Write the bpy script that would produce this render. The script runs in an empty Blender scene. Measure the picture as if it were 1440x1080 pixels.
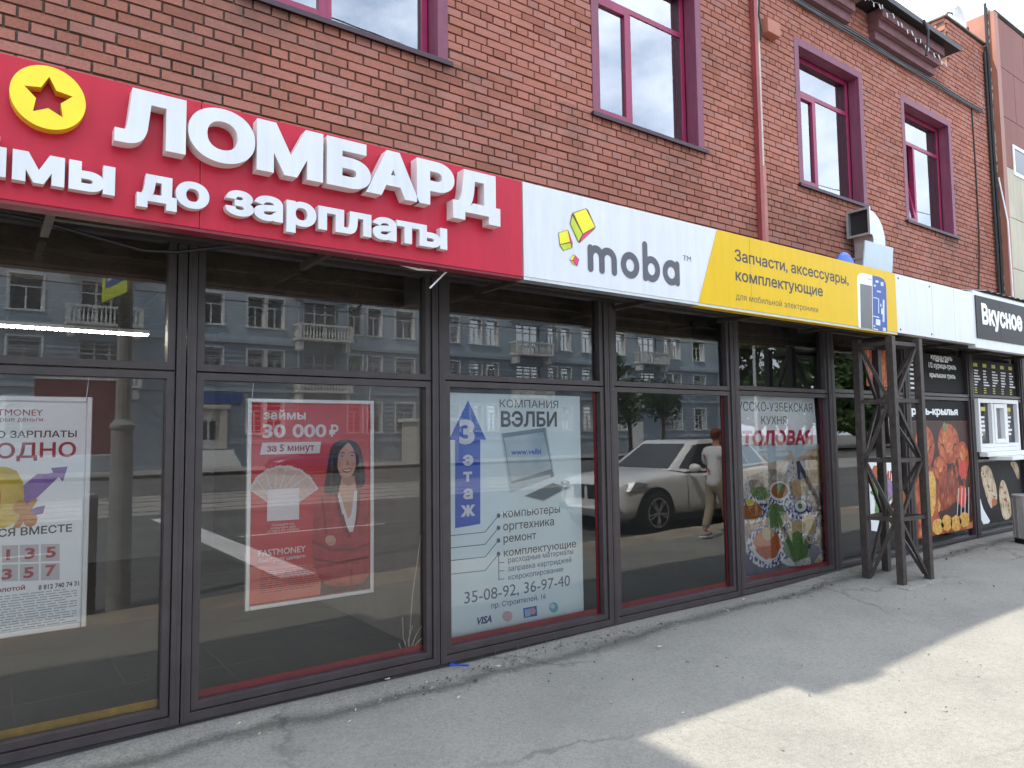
import bpy, math, random
from math import radians as rad, sin, cos, pi, hypot
from mathutils import Vector, Matrix
from mathutils.geometry import delaunay_2d_cdt
random.seed(7)
sc = bpy.context.scene
COL = sc.collection

# ------------------------------------------------------------------ camera
FPX, YAW, PITCH, ROLL = 1015.563, .6337684, .0701138, -.0122618
D, H = 4.6, 1.58                      # eye: 4.6 m from the glass, 1.58 m up
def axes():
    f = Vector((sin(YAW)*cos(PITCH), cos(YAW)*cos(PITCH), sin(PITCH)))
    r = Vector((cos(YAW), -sin(YAW), 0)); u = r.cross(f)
    c, s = cos(ROLL), sin(ROLL)
    return c*r+s*u, -s*r+c*u, f
RX, UX, FX = axes()
cd = bpy.data.cameras.new('camera'); cam = bpy.data.objects.new('camera', cd); COL.objects.link(cam)
cd.sensor_width = 36; cd.lens = 36*FPX/1440; cd.clip_start = .05; cd.clip_end = 2000
cam.matrix_world = Matrix(((RX.x, UX.x, -FX.x, 0), (RX.y, UX.y, -FX.y, -D), (RX.z, UX.z, -FX.z, H), (0, 0, 0, 1)))
sc.camera = cam
def P(px, py, Y):                     # point of the photograph carried to the facade-parallel plane at depth Y
    v = (px-720)/FPX*RX-(py-540)/FPX*UX+FX
    t = (Y+D)/v.y
    return v.x*t, v.z*t+H

# ------------------------------------------------------------------ sky, sun, exposure
SUN_EL, SUN_AZ = 56.0, 68.5           # azimuth measured from +Y (behind the building) towards -X
w = bpy.data.worlds.new('World'); sc.world = w; w.use_nodes = True
nt = w.node_tree; nd = nt.nodes; lk = nt.links
bg = nd['Background']
sky = nd.new('ShaderNodeTexSky'); sky.sky_type = 'NISHITA'; sky.sun_disc = False
sky.sun_elevation = rad(SUN_EL); sky.sun_rotation = rad(SUN_AZ); sky.air_density = 1.2; sky.dust_density = 1.5
tc = nd.new('ShaderNodeTexCoord'); mp = nd.new('ShaderNodeMapping'); mp.inputs['Scale'].default_value = (1, 1, 1.9)
n1 = nd.new('ShaderNodeTexNoise'); n1.inputs['Scale'].default_value = 3.2; n1.inputs['Detail'].default_value = 9; n1.inputs['Roughness'].default_value = .58
rp = nd.new('ShaderNodeValToRGB'); rp.color_ramp.elements[0].position = .31; rp.color_ramp.elements[1].position = .60
mx = nd.new('ShaderNodeMixRGB'); mx.inputs[2].default_value = (9.0, 9.7, 10.8, 1)
lk.new(tc.outputs['Generated'], mp.inputs['Vector']); lk.new(mp.outputs[0], n1.inputs['Vector'])
lk.new(n1.outputs['Fac'], rp.inputs[0]); lk.new(rp.outputs[0], mx.inputs[0]); lk.new(sky.outputs[0], mx.inputs[1])
lk.new(mx.outputs[0], bg.inputs[0]); bg.inputs[1].default_value = .11
sl = bpy.data.lights.new('sun', 'SUN'); sl.energy = 2.6; sl.angle = rad(.6); sl.color = (1, .94, .82)
so = bpy.data.objects.new('sun', sl); COL.objects.link(so)
to_sun = Vector((-sin(rad(SUN_AZ))*cos(rad(SUN_EL)), cos(rad(SUN_AZ))*cos(rad(SUN_EL)), sin(rad(SUN_EL))))
so.rotation_euler = to_sun.to_track_quat('Z', 'Y').to_euler(); so.location = to_sun*40
sc.view_settings.view_transform = 'Standard'; sc.view_settings.look = 'None'; sc.view_settings.exposure = 1.58
sc.view_settings.gamma = 1
sc.render.engine = 'CYCLES'
sc.cycles.max_bounces = 10; sc.cycles.transparent_max_bounces = 16; sc.cycles.glossy_bounces = 5

# ------------------------------------------------------------------ materials
def srgb(r, g, b):
    f = lambda c: (c/255/12.92 if c/255 <= .04045 else ((c/255+.055)/1.055)**2.4)
    return (f(r), f(g), f(b), 1)
MATS = {}
def mat(name, col, rough=.6, metal=0, var=.12, vs=6, bump=0, bs=60, spec=.5, emit=0, coat=0, tint=None, streak=0):
    if name in MATS: return MATS[name]
    m = bpy.data.materials.new(name); m.use_nodes = True; t = m.node_tree; n = t.nodes; l = t.links
    b = n['Principled BSDF']; col = tuple(col)[:3]+(1,)
    b.inputs['Base Color'].default_value = col; b.inputs['Roughness'].default_value = rough; b.inputs['Metallic'].default_value = metal
    b.inputs['Specular IOR Level'].default_value = spec
    if coat: b.inputs['Coat Weight'].default_value = coat
    c = n.new('ShaderNodeTexCoord')
    if var:
        x = n.new('ShaderNodeTexNoise'); x.inputs['Scale'].default_value = vs; x.inputs['Detail'].default_value = 6; x.inputs['Roughness'].default_value = .65
        k = n.new('ShaderNodeValToRGB'); k.color_ramp.elements[0].position = .3; k.color_ramp.elements[1].position = .7
        k.color_ramp.elements[0].color = tuple(v*(1-var) for v in col[:3])+(1,)
        c2 = tint if tint else tuple(min(1, v*(1+var)) for v in col[:3])
        k.color_ramp.elements[1].color = tuple(c2)[:3]+(1,)
        l.new(c.outputs['Object'], x.inputs['Vector']); l.new(x.outputs['Fac'], k.inputs[0]); l.new(k.outputs[0], b.inputs['Base Color'])
        if streak:                            # rain-washed dirt running down the sheet
            mp = n.new('ShaderNodeMapping'); mp.inputs['Scale'].default_value = (9, 9, .9); z = n.new('ShaderNodeTexNoise'); z.inputs['Scale'].default_value = 1.5; z.inputs['Detail'].default_value = 7; z.inputs['Roughness'].default_value = .7
            kk = n.new('ShaderNodeValToRGB'); kk.color_ramp.elements[0].position = .30; kk.color_ramp.elements[1].position = .58; kk.color_ramp.elements[0].color = (1-streak, 1-streak*1.05, 1-streak*1.15, 1)
            mm = n.new('ShaderNodeMixRGB'); mm.blend_type = 'MULTIPLY'; mm.inputs[0].default_value = 1
            l.new(c.outputs['Object'], mp.inputs[0]); l.new(mp.outputs[0], z.inputs['Vector']); l.new(z.outputs['Fac'], kk.inputs[0]); l.new(k.outputs[0], mm.inputs[1]); l.new(kk.outputs[0], mm.inputs[2]); l.new(mm.outputs[0], b.inputs['Base Color'])
    if bump:
        y = n.new('ShaderNodeTexNoise'); y.inputs['Scale'].default_value = bs; y.inputs['Detail'].default_value = 5
        u = n.new('ShaderNodeBump'); u.inputs['Strength'].default_value = bump; u.inputs['Distance'].default_value = .01
        l.new(c.outputs['Object'], y.inputs['Vector']); l.new(y.outputs['Fac'], u.inputs['Height']); l.new(u.outputs[0], b.inputs['Normal'])
    if emit:
        b.inputs['Emission Color'].default_value = col; b.inputs['Emission Strength'].default_value = emit
    MATS[name] = m
    return m
def ramp_mat(name, cols, scale=8, kind='noise', rough=.5, pos=None, detail=5, stretch=(1, 1, 1), bump=0, dist=0):
    """procedural pattern: a noise / voronoi field through a colour ramp"""
    if name in MATS: return MATS[name]
    m = bpy.data.materials.new(name); m.use_nodes = True; t = m.node_tree; n = t.nodes; l = t.links
    b = n['Principled BSDF']; b.inputs['Roughness'].default_value = rough
    c = n.new('ShaderNodeTexCoord'); mp = n.new('ShaderNodeMapping'); mp.inputs['Scale'].default_value = stretch
    l.new(c.outputs['Object'], mp.inputs[0])
    if kind == 'noise':
        x = n.new('ShaderNodeTexNoise'); x.inputs['Detail'].default_value = detail; x.inputs['Distortion'].default_value = dist; o = x.outputs['Fac']
    elif kind == 'wave':
        x = n.new('ShaderNodeTexWave'); x.inputs['Distortion'].default_value = dist; x.inputs['Detail'].default_value = detail; o = x.outputs['Fac']
    else:
        x = n.new('ShaderNodeTexVoronoi'); o = x.outputs['Distance']
        if kind == 'cells': o = x.outputs['Color']
    x.inputs['Scale'].default_value = scale
    l.new(mp.outputs[0], x.inputs['Vector'])
    k = n.new('ShaderNodeValToRGB'); e = k.color_ramp.elements
    while len(e) < len(cols): e.new(.5)
    for i, cc in enumerate(cols):
        e[i].position = pos[i] if pos else .25+.5*i/(len(cols)-1); e[i].color = tuple(cc)[:3]+(1,)
    l.new(o, k.inputs[0]); l.new(k.outputs[0], b.inputs['Base Color'])
    if bump:
        u = n.new('ShaderNodeBump'); u.inputs['Strength'].default_value = bump; u.inputs['Distance'].default_value = .01
        l.new(o, u.inputs['Height']); l.new(u.outputs[0], b.inputs['Normal'])
    MATS[name] = m
    return m
def glass_mat(name, ior, tint, bump=.0, bscale=2.0):
    m = bpy.data.materials.new(name); m.use_nodes = True; t = m.node_tree; n = t.nodes; l = t.links
    n.remove(n['Principled BSDF']); out = n['Material Output']
    tr = n.new('ShaderNodeBsdfTransparent'); tr.inputs[0].default_value = tint
    gl = n.new('ShaderNodeBsdfGlossy'); gl.inputs['Roughness'].default_value = .004; gl.inputs['Color'].default_value = (.96, .98, 1, 1)
    fr = n.new('ShaderNodeFresnel'); fr.inputs['IOR'].default_value = ior
    mi = n.new('ShaderNodeMixShader')
    l.new(fr.outputs[0], mi.inputs[0]); l.new(tr.outputs[0], mi.inputs[1]); l.new(gl.outputs[0], mi.inputs[2]); l.new(mi.outputs[0], out.inputs[0])
    if bump:
        c = n.new('ShaderNodeTexCoord'); mp = n.new('ShaderNodeMapping'); mp.inputs['Scale'].default_value = (1, 1, 2.2); x = n.new('ShaderNodeTexNoise'); x.inputs['Scale'].default_value = bscale; x.inputs['Detail'].default_value = 1.5
        u = n.new('ShaderNodeBump'); u.inputs['Strength'].default_value = bump; u.inputs['Distance'].default_value = .02
        l.new(c.outputs['Object'], mp.inputs[0]); l.new(mp.outputs[0], x.inputs['Vector']); l.new(x.outputs['Fac'], u.inputs['Height']); l.new(u.outputs[0], gl.inputs['Normal'])
    MATS[name] = m
    return m
GLASS = glass_mat('shop_glass', 1.84, (1, 1, 1, 1), .007, 1.1)
GLASS_UP = glass_mat('upper_glass', 4.0, (.80, .83, .84, 1), .03, 1.5)
GLASS_FAR = glass_mat('far_glass', 1.8, (.5, .52, .54, 1))
white = mat('white_acrylic', (.62, .65, .69), .32, var=.03, vs=3, streak=.10)
white_print = mat('white_print', (.80, .82, .84), .5, var=.03)
letter_side_shade = mat('letter_side_shade', (.68, .60, .60), .5, var=.05)  # pinker tone paints shade and red bounce on the letter sides
red_panel = mat('red_panel', (.47, .014, .04), .36, var=.07, vs=1.2, spec=.3, streak=.12)
yellow = mat('yellow_film', (.70, .45, .002), .4, var=.03, vs=2, spec=.2, streak=.07)
disc_yellow = mat('disc_yellow', (.83, .66, .02), .4, var=.05)
disc_side = mat('disc_side', (.72, .38, .02), .5)
brown_alu = mat('brown_aluminium', (.042, .034, .036), .40, var=.2, vs=9)
brown_dk = mat('brown_dark', (.014, .011, .012), .55, var=.2)
steel_br = mat('brown_painted_steel', (.040, .029, .027), .55, var=.45, vs=18, bump=.25, bs=40, tint=(.06, .046, .04), streak=.2)
black = mat('black_print', (.010, .010, .012), .55, var=.1, spec=.12)
dark_text = mat('dark_text', (.035, .033, .037), .5, var=.05)
maroon = mat('maroon_casing', (.20, .045, .09), .5, var=.15, vs=3, streak=.25)
crimson = mat('crimson_frame', (.30, .022, .085), .38, var=.15, vs=3, streak=.2)
conc = mat('grey_concrete', (.32, .32, .31), .9, var=.2, vs=3, bump=.3)
metal = mat('galvanised_metal', (.52, .55, .56), .38, .75, var=.15, vs=5)
sheet_m = mat('grey_sheet', (.46, .53, .57), .45, .1, var=.06, vs=3)
cable_m = mat('black_cable', (.012, .012, .013), .5, var=0)
white_pl = mat('white_plastic', (.78, .79, .80), .35, var=.04)

# ------------------------------------------------------------------ mesh helpers
OFF = {}
def thing(name, label, cat, loc=(0, 0, 0), group=None, kind=None):
    o = bpy.data.objects.new(name, None); COL.objects.link(o); o.location = loc; OFF[o.name] = Vector(loc)
    o.empty_display_size = .1
    return tag(o, label, cat, group, kind)
def tag(o, label=None, cat=None, group=None, kind=None):
    if label: o['label'] = label
    if cat: o['category'] = cat
    if group: o['group'] = group
    if kind: o['kind'] = kind
    return o
class MB:
    def __init__(s): s.v = []; s.f = []; s.m = []
    def add(s, vs, fs, m=0):
        b = len(s.v); s.v += [tuple(x) for x in vs]; s.f += [tuple(i+b for i in f) for f in fs]; s.m += [m]*len(fs); return s
    def box(s, x0, x1, y0, y1, z0, z1, m=0):
        return s.add([(x0, y0, z0), (x1, y0, z0), (x1, y1, z0), (x0, y1, z0), (x0, y0, z1), (x1, y0, z1), (x1, y1, z1), (x0, y1, z1)],
                     [(0, 3, 2, 1), (4, 5, 6, 7), (0, 1, 5, 4), (1, 2, 6, 5), (2, 3, 7, 6), (3, 0, 4, 7)], m)
    def poly(s, pts, m=0): return s.add(pts, [tuple(range(len(pts)))], m)
    def flat(s, xz, Y, m=0):                       # polygon in the facade plane
        A = sum(xz[i-1][0]*xz[i][1]-xz[i][0]*xz[i-1][1] for i in range(len(xz)))
        if A < 0: xz = xz[::-1]
        return s.add([(x, Y, z) for x, z in xz], [tuple(range(len(xz)))], m)
    def prism(s, xz, y0, y1, m=0, ms=None):        # facade-plane outline with real thickness (front y0)
        A = sum(xz[i-1][0]*xz[i][1]-xz[i][0]*xz[i-1][1] for i in range(len(xz)))
        if A < 0: xz = xz[::-1]
        n = len(xz); b = [(x, y0, z) for x, z in xz]+[(x, y1, z) for x, z in xz]
        s.add(b, [tuple(range(n)), tuple(range(2*n-1, n-1, -1))], m)
        return s.add(b, [(i, i+n, (i+1) % n+n, (i+1) % n) for i in range(n)], m if ms is None else ms)
    def bar(s, p, q, w, h=None, m=0, up=(0, 0, 1)):
        p, q = Vector(p), Vector(q); h = h or w; d = (q-p).normalized(); u = Vector(up)
        if abs(d.dot(u)) > .97: u = Vector((0, 1, 0))
        a = d.cross(u).normalized(); c = a.cross(d); vs = []
        for e in (p, q):
            for i, j in ((-1, -1), (1, -1), (1, 1), (-1, 1)): vs.append(e+a*(i*w/2)+c*(j*h/2))
        return s.add(vs, [(0, 1, 2, 3), (7, 6, 5, 4)]+[(i, i+4, (i+1) % 4+4, (i+1) % 4) for i in range(4)], m)
    def tube(s, pts, r, n=8, m=0, caps=True):
        pts = [Vector(p) for p in pts]; rs = r if isinstance(r, (list, tuple)) else [r]*len(pts); vs = []; pa = None
        for i, p in enumerate(pts):
            d = (pts[min(i+1, len(pts)-1)]-pts[max(i-1, 0)]).normalized()
            if pa is None: pa = d.orthogonal().normalized()
            a = (pa-d*pa.dot(d)).normalized(); pa = a; c = d.cross(a)
            vs += [p+a*(rs[i]*cos(2*pi*k/n))+c*(rs[i]*sin(2*pi*k/n)) for k in range(n)]
        fs = [(i*n+k, i*n+(k+1) % n, (i+1)*n+(k+1) % n, (i+1)*n+k) for i in range(len(pts)-1) for k in range(n)]
        if caps: fs += [tuple(range(n-1, -1, -1)), tuple((len(pts)-1)*n+k for k in range(n))]
        return s.add(vs, fs, m)
    def lathe(s, prof, c, n=24, m=0, axis='z'):
        vs = []
        for r, t in prof:
            for k in range(n):
                a = 2*pi*k/n
                vs.append({'z': (c[0]+r*cos(a), c[1]+r*sin(a), c[2]+t), 'y': (c[0]+r*cos(a), c[1]+t, c[2]+r*sin(a)), 'x': (c[0]+t, c[1]+r*cos(a), c[2]+r*sin(a))}[axis])
        fs = [(i*n+k, i*n+(k+1) % n, (i+1)*n+(k+1) % n, (i+1)*n+k) for i in range(len(prof)-1) for k in range(n)]
        return s.add(vs, fs, m)
    def ball(s, c, rx, ry, rz, n=12, k=8, m=0, jit=0):
        vs = [(c[0], c[1], c[2]-rz)]
        for i in range(1, k):
            t = pi*i/k
            for j in range(n):
                a = 2*pi*j/n; q = 1+random.uniform(-jit, jit)
                vs.append((c[0]+rx*sin(t)*cos(a)*q, c[1]+ry*sin(t)*sin(a)*q, c[2]-rz*cos(t)*q))
        vs.append((c[0], c[1], c[2]+rz)); L = len(vs)-1
        fs = [(0, 1+(j+1) % n, 1+j) for j in range(n)]+[(L, 1+(k-2)*n+j, 1+(k-2)*n+(j+1) % n) for j in range(n)]
        fs += [(1+i*n+j, 1+i*n+(j+1) % n, 1+(i+1)*n+(j+1) % n, 1+(i+1)*n+j) for i in range(k-2) for j in range(n)]
        return s.add(vs, fs, m)
    def build(s, name, mats, parent=None, smooth=False, bevel=0):
        mats = mats if isinstance(mats, (list, tuple)) else [mats]
        off = OFF.get(parent.name, Vector()) if parent else Vector()
        me = bpy.data.meshes.new(name); me.from_pydata([(x-off.x, y-off.y, z-off.z) for x, y, z in s.v], [], s.f)
        for m in mats: me.materials.append(m)
        if len(mats) > 1: me.polygons.foreach_set('material_index', s.m)
        if smooth: me.polygons.foreach_set('use_smooth', [True]*len(me.polygons))
        me.update()
        o = bpy.data.objects.new(name, me); COL.objects.link(o)
        if parent: o.parent = parent
        OFF[o.name] = off if parent else Vector()
        if bevel:
            b = o.modifiers.new('bevel', 'BEVEL'); b.width = bevel; b.segments = 2; b.limit_method = 'ANGLE'
        return o

# ------------------------------------------------------------------ lettering
def contours(s, res=4):
    cu = bpy.data.curves.new('t', 'FONT'); cu.body = s; cu.resolution_u = res; cu.fill_mode = 'NONE'
    o = bpy.data.objects.new('t', cu); me = bpy.data.meshes.new_from_object(o); nb = {}
    for e in me.edges:
        a, b = e.vertices; nb.setdefault(a, []).append(b); nb.setdefault(b, []).append(a)
    co = [(v.co.x, v.co.y) for v in me.vertices]; seen = set(); out = []
    for i in range(len(co)):
        if i in seen or i not in nb: continue
        loop = [i]; seen.add(i); nxt = i+1 if (i+1) in nb[i] else nb[i][0]
        while nxt not in seen:
            loop.append(nxt); seen.add(nxt); c = [k for k in nb[nxt] if k not in seen]
            if not c: break
            nxt = c[0]
        if len(loop) > 2: out.append([co[k] for k in loop])
    bpy.data.objects.remove(o); bpy.data.curves.remove(cu); bpy.data.meshes.remove(me)
    return out
def area(L): return .5*sum(L[i-1][0]*L[i][1]-L[i][0]*L[i-1][1] for i in range(len(L)))
def grow(L, w):
    Q = []
    for p in L:
        if not Q or math.dist(p, Q[-1]) > 1e-4: Q.append(p)
    if math.dist(Q[0], Q[-1]) < 1e-4: Q.pop()
    if not w: return Q
    n = len(Q); out = []
    for i in range(n):
        a, b, c = Vector(Q[i-1]), Vector(Q[i]), Vector(Q[(i+1) % n]); d1 = (b-a).normalized(); d2 = (c-b).normalized()
        m = Vector((-d1.y-d2.y, d1.x+d2.x)); k = m.length_squared
        v = b+m*(2*w/k) if k > .3 else b+(m+(d1-d2)*.6).normalized()*w*1.3
        out.append((v.x, v.y))
    return out
def orient(C, w):
    """thicken every outline by w and make all outer outlines run the same way"""
    A = [area(c) for c in C]; bb = [(min(p[0] for p in c), max(p[0] for p in c), min(p[1] for p in c), max(p[1] for p in c)) for c in C]; out = []
    for i, c in enumerate(C):
        cx, cy = (bb[i][0]+bb[i][1])/2, (bb[i][2]+bb[i][3])/2
        k = max((j for j in range(len(C)) if bb[j][0] <= cx <= bb[j][1] and bb[j][2] <= cy <= bb[j][3]), key=lambda j: abs(A[j]))
        s = 1 if A[k] > 0 else -1
        g = grow(c, -w*s); out.append(g if s > 0 else g[::-1])
    return out
def fill(C):
    verts = []; edges = []
    for c in C:
        b = len(verts); verts += [Vector(p) for p in c]; edges += [(b+i, b+(i+1) % len(c)) for i in range(len(c))]
    V, E, F, *_ = delaunay_2d_cdt(verts, edges, [], 1, 1e-6)
    bb = [(min(p[0] for p in c), max(p[0] for p in c), min(p[1] for p in c), max(p[1] for p in c)) for c in C]; keep = []
    for f in F:
        x = sum(V[i].x for i in f)/len(f); y = sum(V[i].y for i in f)/len(f); wn = 0
        for c, b in zip(C, bb):
            if not (b[0] < x < b[1] and b[2] < y < b[3]): continue
            for i in range(len(c)):
                (x0, y0), (x1, y1) = c[i-1], c[i]
                if (y0 <= y) != (y1 <= y) and x0+(y-y0)*(x1-x0)/(y1-y0) > x: wn += 1 if y1 > y0 else -1
        if wn: keep.append(tuple(f))
    return [(v.x, v.y) for v in V], keep
REF = {}
def refh(c, w):
    if (c, w) not in REF:
        p = [q for k in orient(contours(c), w) for q in k]; REF[(c, w)] = (min(q[1] for q in p), max(q[1] for q in p))
    return REF[(c, w)]
def solid(mb, V, F, Y, ext, m=0, ms=0):
    if not ext: return mb.add([(x, Y, z) for x, z in V], F, m)
    n = len(V); mb.add([(x, Y-ext, z) for x, z in V], F, m)
    cnt = {}
    for f in F:
        for i in range(len(f)): cnt[(f[i-1], f[i])] = 1
    rim = [e for e in cnt if (e[1], e[0]) not in cnt]
    mb.add([(x, Y-ext, z) for x, z in V]+[(x, Y, z) for x, z in V], [(a, a+n, b+n, b) for a, b in rim], ms)
    return mb
def text(name, s, x0, x1, zb, zt, Y, m, parent, w=.02, ext=0, ref='Н', split=False, slant=0, res=3, ms=None):
    """printed or raised lettering: ink from x0 to x1, baseline zb, top of `ref` at zt"""
    C = orient(contours(s, res), w); lo, hi = refh(ref, w)
    a = min(p[0] for c in C for p in c); b = max(p[0] for c in C for p in c); sz = (zt-zb)/(hi-lo); sx = (x1-x0)/(b-a) if x1 is not None else sz
    T = lambda p: (x0+(p[0]-a)*sx+slant*(p[1]-lo)*sz, zb+(p[1]-lo)*sz)
    C = [[T(p) for p in c] for c in C]; ms = [m, ms] if ms else m; k = 1 if isinstance(ms, list) else 0
    if not split:
        mb = MB(); V, F = fill(C); solid(mb, V, F, Y, ext, 0, k); return mb.build(name, ms, parent)
    i = 0
    for ch in s:
        if ch == ' ': continue
        n = len(contours(ch, res)); mb = MB(); V, F = fill(C[i:i+n]); solid(mb, V, F, Y, ext, 0, k); i += n
        mb.build(name, ms, parent)
def ptext(name, s, l, r, b, t, Y, m, parent, **k):
    """same, from the pixels where the photograph shows the left foot (l,b), the top over it (l,t) and the right end r=(x,y)"""
    x0, zb = P(l, b, Y-k.get('ext', 0)); _, zt = P(l, t, Y-k.get('ext', 0)); x1 = P(r[0], r[1], Y-k.get('ext', 0))[0]
    return text(name, s, x0, x1, zb, zt, Y, m, parent, **k)
def pix(pts, Y): return [P(x, y, Y) for x, y in pts]
def zpts(ox, oy, s, pts): return [(ox+x/s, oy+y/s) for x, y in pts]
def ell(cx, cz, rx, rz, n=28, j=0, a0=0): return [(cx+rx*cos(a0+2*pi*i/n)*(1+random.uniform(-j, j)), cz+rz*sin(a0+2*pi*i/n)*(1+random.uniform(-j, j))) for i in range(n)]

# ================================================================== GROUND
def gz(x, y):                          # pavement surface: a little lower to the left
    return -.095+.0085*max(-6, min(x, 11))+.045*max(-3.6, min(y, 0)) if y > -4.2 else -.28
def pave_mat():
    m = bpy.data.materials.new('pavement_asphalt'); m.use_nodes = True; t = m.node_tree; n = t.nodes; l = t.links; b = n['Principled BSDF']
    b.inputs['Roughness'].default_value = .93; b.inputs['Specular IOR Level'].default_value = .25
    c = n.new('ShaderNodeTexCoord')
    def noise(s, d=6, r=.6):
        x = n.new('ShaderNodeTexNoise'); x.inputs['Scale'].default_value = s; x.inputs['Detail'].default_value = d; x.inputs['Roughness'].default_value = r; l.new(c.outputs['Object'], x.inputs['Vector']); return x
    def ramp(src, e):
        k = n.new('ShaderNodeValToRGB'); l.new(src, k.inputs[0])
        while len(k.color_ramp.elements) < len(e): k.color_ramp.elements.new(.5)
        for i, (p, v) in enumerate(e): k.color_ramp.elements[i].position = p; k.color_ramp.elements[i].color = v if isinstance(v, tuple) else (v, v, v, 1)
        return k.outputs[0]
    def mix(kind, f, a, bb):
        x = n.new('ShaderNodeMixRGB'); x.blend_type = kind
        for s, v in ((0, f), (1, a), (2, bb)):
            if hasattr(v, 'links') or hasattr(v, 'is_output'): l.new(v, x.inputs[s])
            else: x.inputs[s].default_value = v
        return x.outputs[0]
    base = ramp(noise(1.1, 8, .7).outputs['Fac'], [(.3, (.205, .197, .178, 1)), (.52, (.245, .236, .211, 1)), (.72, (.272, .26, .232, 1))])
    spk = ramp(noise(120, 3, .8).outputs['Fac'], [(.30, .5), (.45, .95), (.60, 1.02), (.72, 1.45)])
    spk2 = ramp(noise(34, 5, .75).outputs['Fac'], [(.3, .80), (.5, 1.), (.7, 1.12)])
    col = mix('MULTIPLY', 1, mix('MULTIPLY', 1, base, spk), spk2)
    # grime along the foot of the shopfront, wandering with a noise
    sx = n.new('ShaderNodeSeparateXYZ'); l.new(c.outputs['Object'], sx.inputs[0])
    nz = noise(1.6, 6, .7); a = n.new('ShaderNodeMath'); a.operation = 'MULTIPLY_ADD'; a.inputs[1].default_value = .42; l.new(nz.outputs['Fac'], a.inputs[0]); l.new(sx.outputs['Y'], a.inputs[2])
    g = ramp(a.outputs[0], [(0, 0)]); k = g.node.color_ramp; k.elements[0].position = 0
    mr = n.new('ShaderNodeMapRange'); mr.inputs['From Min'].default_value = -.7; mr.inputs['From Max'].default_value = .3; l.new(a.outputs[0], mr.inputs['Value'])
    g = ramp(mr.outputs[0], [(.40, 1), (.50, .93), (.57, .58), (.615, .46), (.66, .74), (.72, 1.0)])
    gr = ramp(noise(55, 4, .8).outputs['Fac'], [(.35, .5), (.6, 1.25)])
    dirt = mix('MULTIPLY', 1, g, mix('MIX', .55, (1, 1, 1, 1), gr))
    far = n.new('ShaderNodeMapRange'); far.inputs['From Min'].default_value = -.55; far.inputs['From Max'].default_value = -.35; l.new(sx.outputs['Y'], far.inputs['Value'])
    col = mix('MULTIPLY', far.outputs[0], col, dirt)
    # hairline cracks
    v = n.new('ShaderNodeTexVoronoi'); v.feature = 'DISTANCE_TO_EDGE'; v.inputs['Scale'].default_value = .42; v.inputs['Randomness'].default_value = 1
    dm = n.new('ShaderNodeVectorMath'); dm.operation = 'MULTIPLY_ADD'; nn = noise(4, 5); dm.inputs[1].default_value = (.25, .25, .25); l.new(nn.outputs['Color'], dm.inputs[0]); l.new(c.outputs['Object'], dm.inputs[2]); l.new(dm.outputs[0], v.inputs['Vector'])
    cr = ramp(v.outputs['Distance'], [(0, .62), (.004, .8), (.009, 1)])
    gate = ramp(noise(.5, 2).outputs['Fac'], [(.48, 0), (.58, 1)])
    col = mix('MULTIPLY', gate, col, cr)
    l.new(col, b.inputs['Base Color'])
    u = n.new('ShaderNodeBump'); u.inputs['Strength'].default_value = .55; u.inputs['Distance'].default_value = .006
    l.new(noise(95, 5, .75).outputs['Fac'], u.inputs['Height'])
    u2 = n.new('ShaderNodeBump'); u2.inputs['Strength'].default_value = .35; u2.inputs['Distance'].default_value = .03; l.new(noise(5, 6, .6).outputs['Fac'], u2.inputs['Height']); l.new(u2.outputs[0], u.inputs['Normal'])
    l.new(u.outputs[0], b.inputs['Normal']); return m
PAVE = pave_mat()
mb = MB(); xs = [-60, -20, -6]+[-6+.5*i for i in range(1, 35)]+[20, 40, 120]; ys = [-3.5+.25*i for i in range(0, 15)]+[.1]
ny = len(ys); mb.v = [(x, y, gz(x, y)+(.012*sin(x*1.7+y*2.1)+.008*sin(x*.9-y*3.3) if -6 < x < 11 else 0)) for x in xs for y in ys]
mb.f = [(i*ny+j, (i+1)*ny+j, (i+1)*ny+j+1, i*ny+j+1) for i in range(len(xs)-1) for j in range(ny-1)]; mb.m = [0]*len(mb.f)
tag(mb.build('pavement', PAVE, smooth=True), kind='structure')
SOIL = mat('dusty_soil', (.29, .245, .19), .95, var=.35, vs=1.4, bump=.5, bs=18)
mb = MB(); ys2 = [-4.22, -4.15, -3.8, -3.6, -3.42]; rnd = random.Random(3)
xs2 = [-60, -10]+[-10+.5*i for i in range(1, 60)]+[60, 120]; ny = len(ys2)
mb.v = [(x, y+(rnd.uniform(-.08, .08) if j in (0, 4) else 0), (-.3 if j == 0 else gz(x, -3.5)+.02+rnd.uniform(-.015, .02)) if j < 4 else gz(x, -3.5)-.03) for x in xs2 for j, y in enumerate(ys2)]
mb.f = [(i*ny+j, (i+1)*ny+j, (i+1)*ny+j+1, i*ny+j+1) for i in range(len(xs2)-1) for j in range(ny-1)]; mb.m = [0]*len(mb.f)
tag(mb.build('dirt_verge', SOIL), kind='structure')
ASPH = mat('road_asphalt', (.105, .102, .097), .9, var=.3, vs=.7, bump=.3, bs=60)
tag(MB().poly([(-300, -600, -.29), (300, -600, -.29), (300, 60, -.29), (-300, 60, -.29)]).build('ground', mat('ground_soil', (.16, .15, .13), .95, var=.2, vs=.2)), kind='structure')
tag(MB().poly([(-300, -33.5, -.28), (300, -33.5, -.28), (300, -4.1, -.28), (-300, -4.1, -.28)]).build('road', ASPH), kind='structure')
tag(MB().poly([(-300, -21.5, -.274), (300, -21.5, -.274), (300, -15, -.274), (-300, -15, -.274)]).build('tram_track', mat('tram_slabs', (.32, .30, .27), .9, var=.25, vs=1)), kind='structure')
mb = MB()
for y in (-15.9, -17.4, -19.0, -20.5): mb.box(-300, 300, y-.035, y+.035, -.273, -.262)
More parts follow.
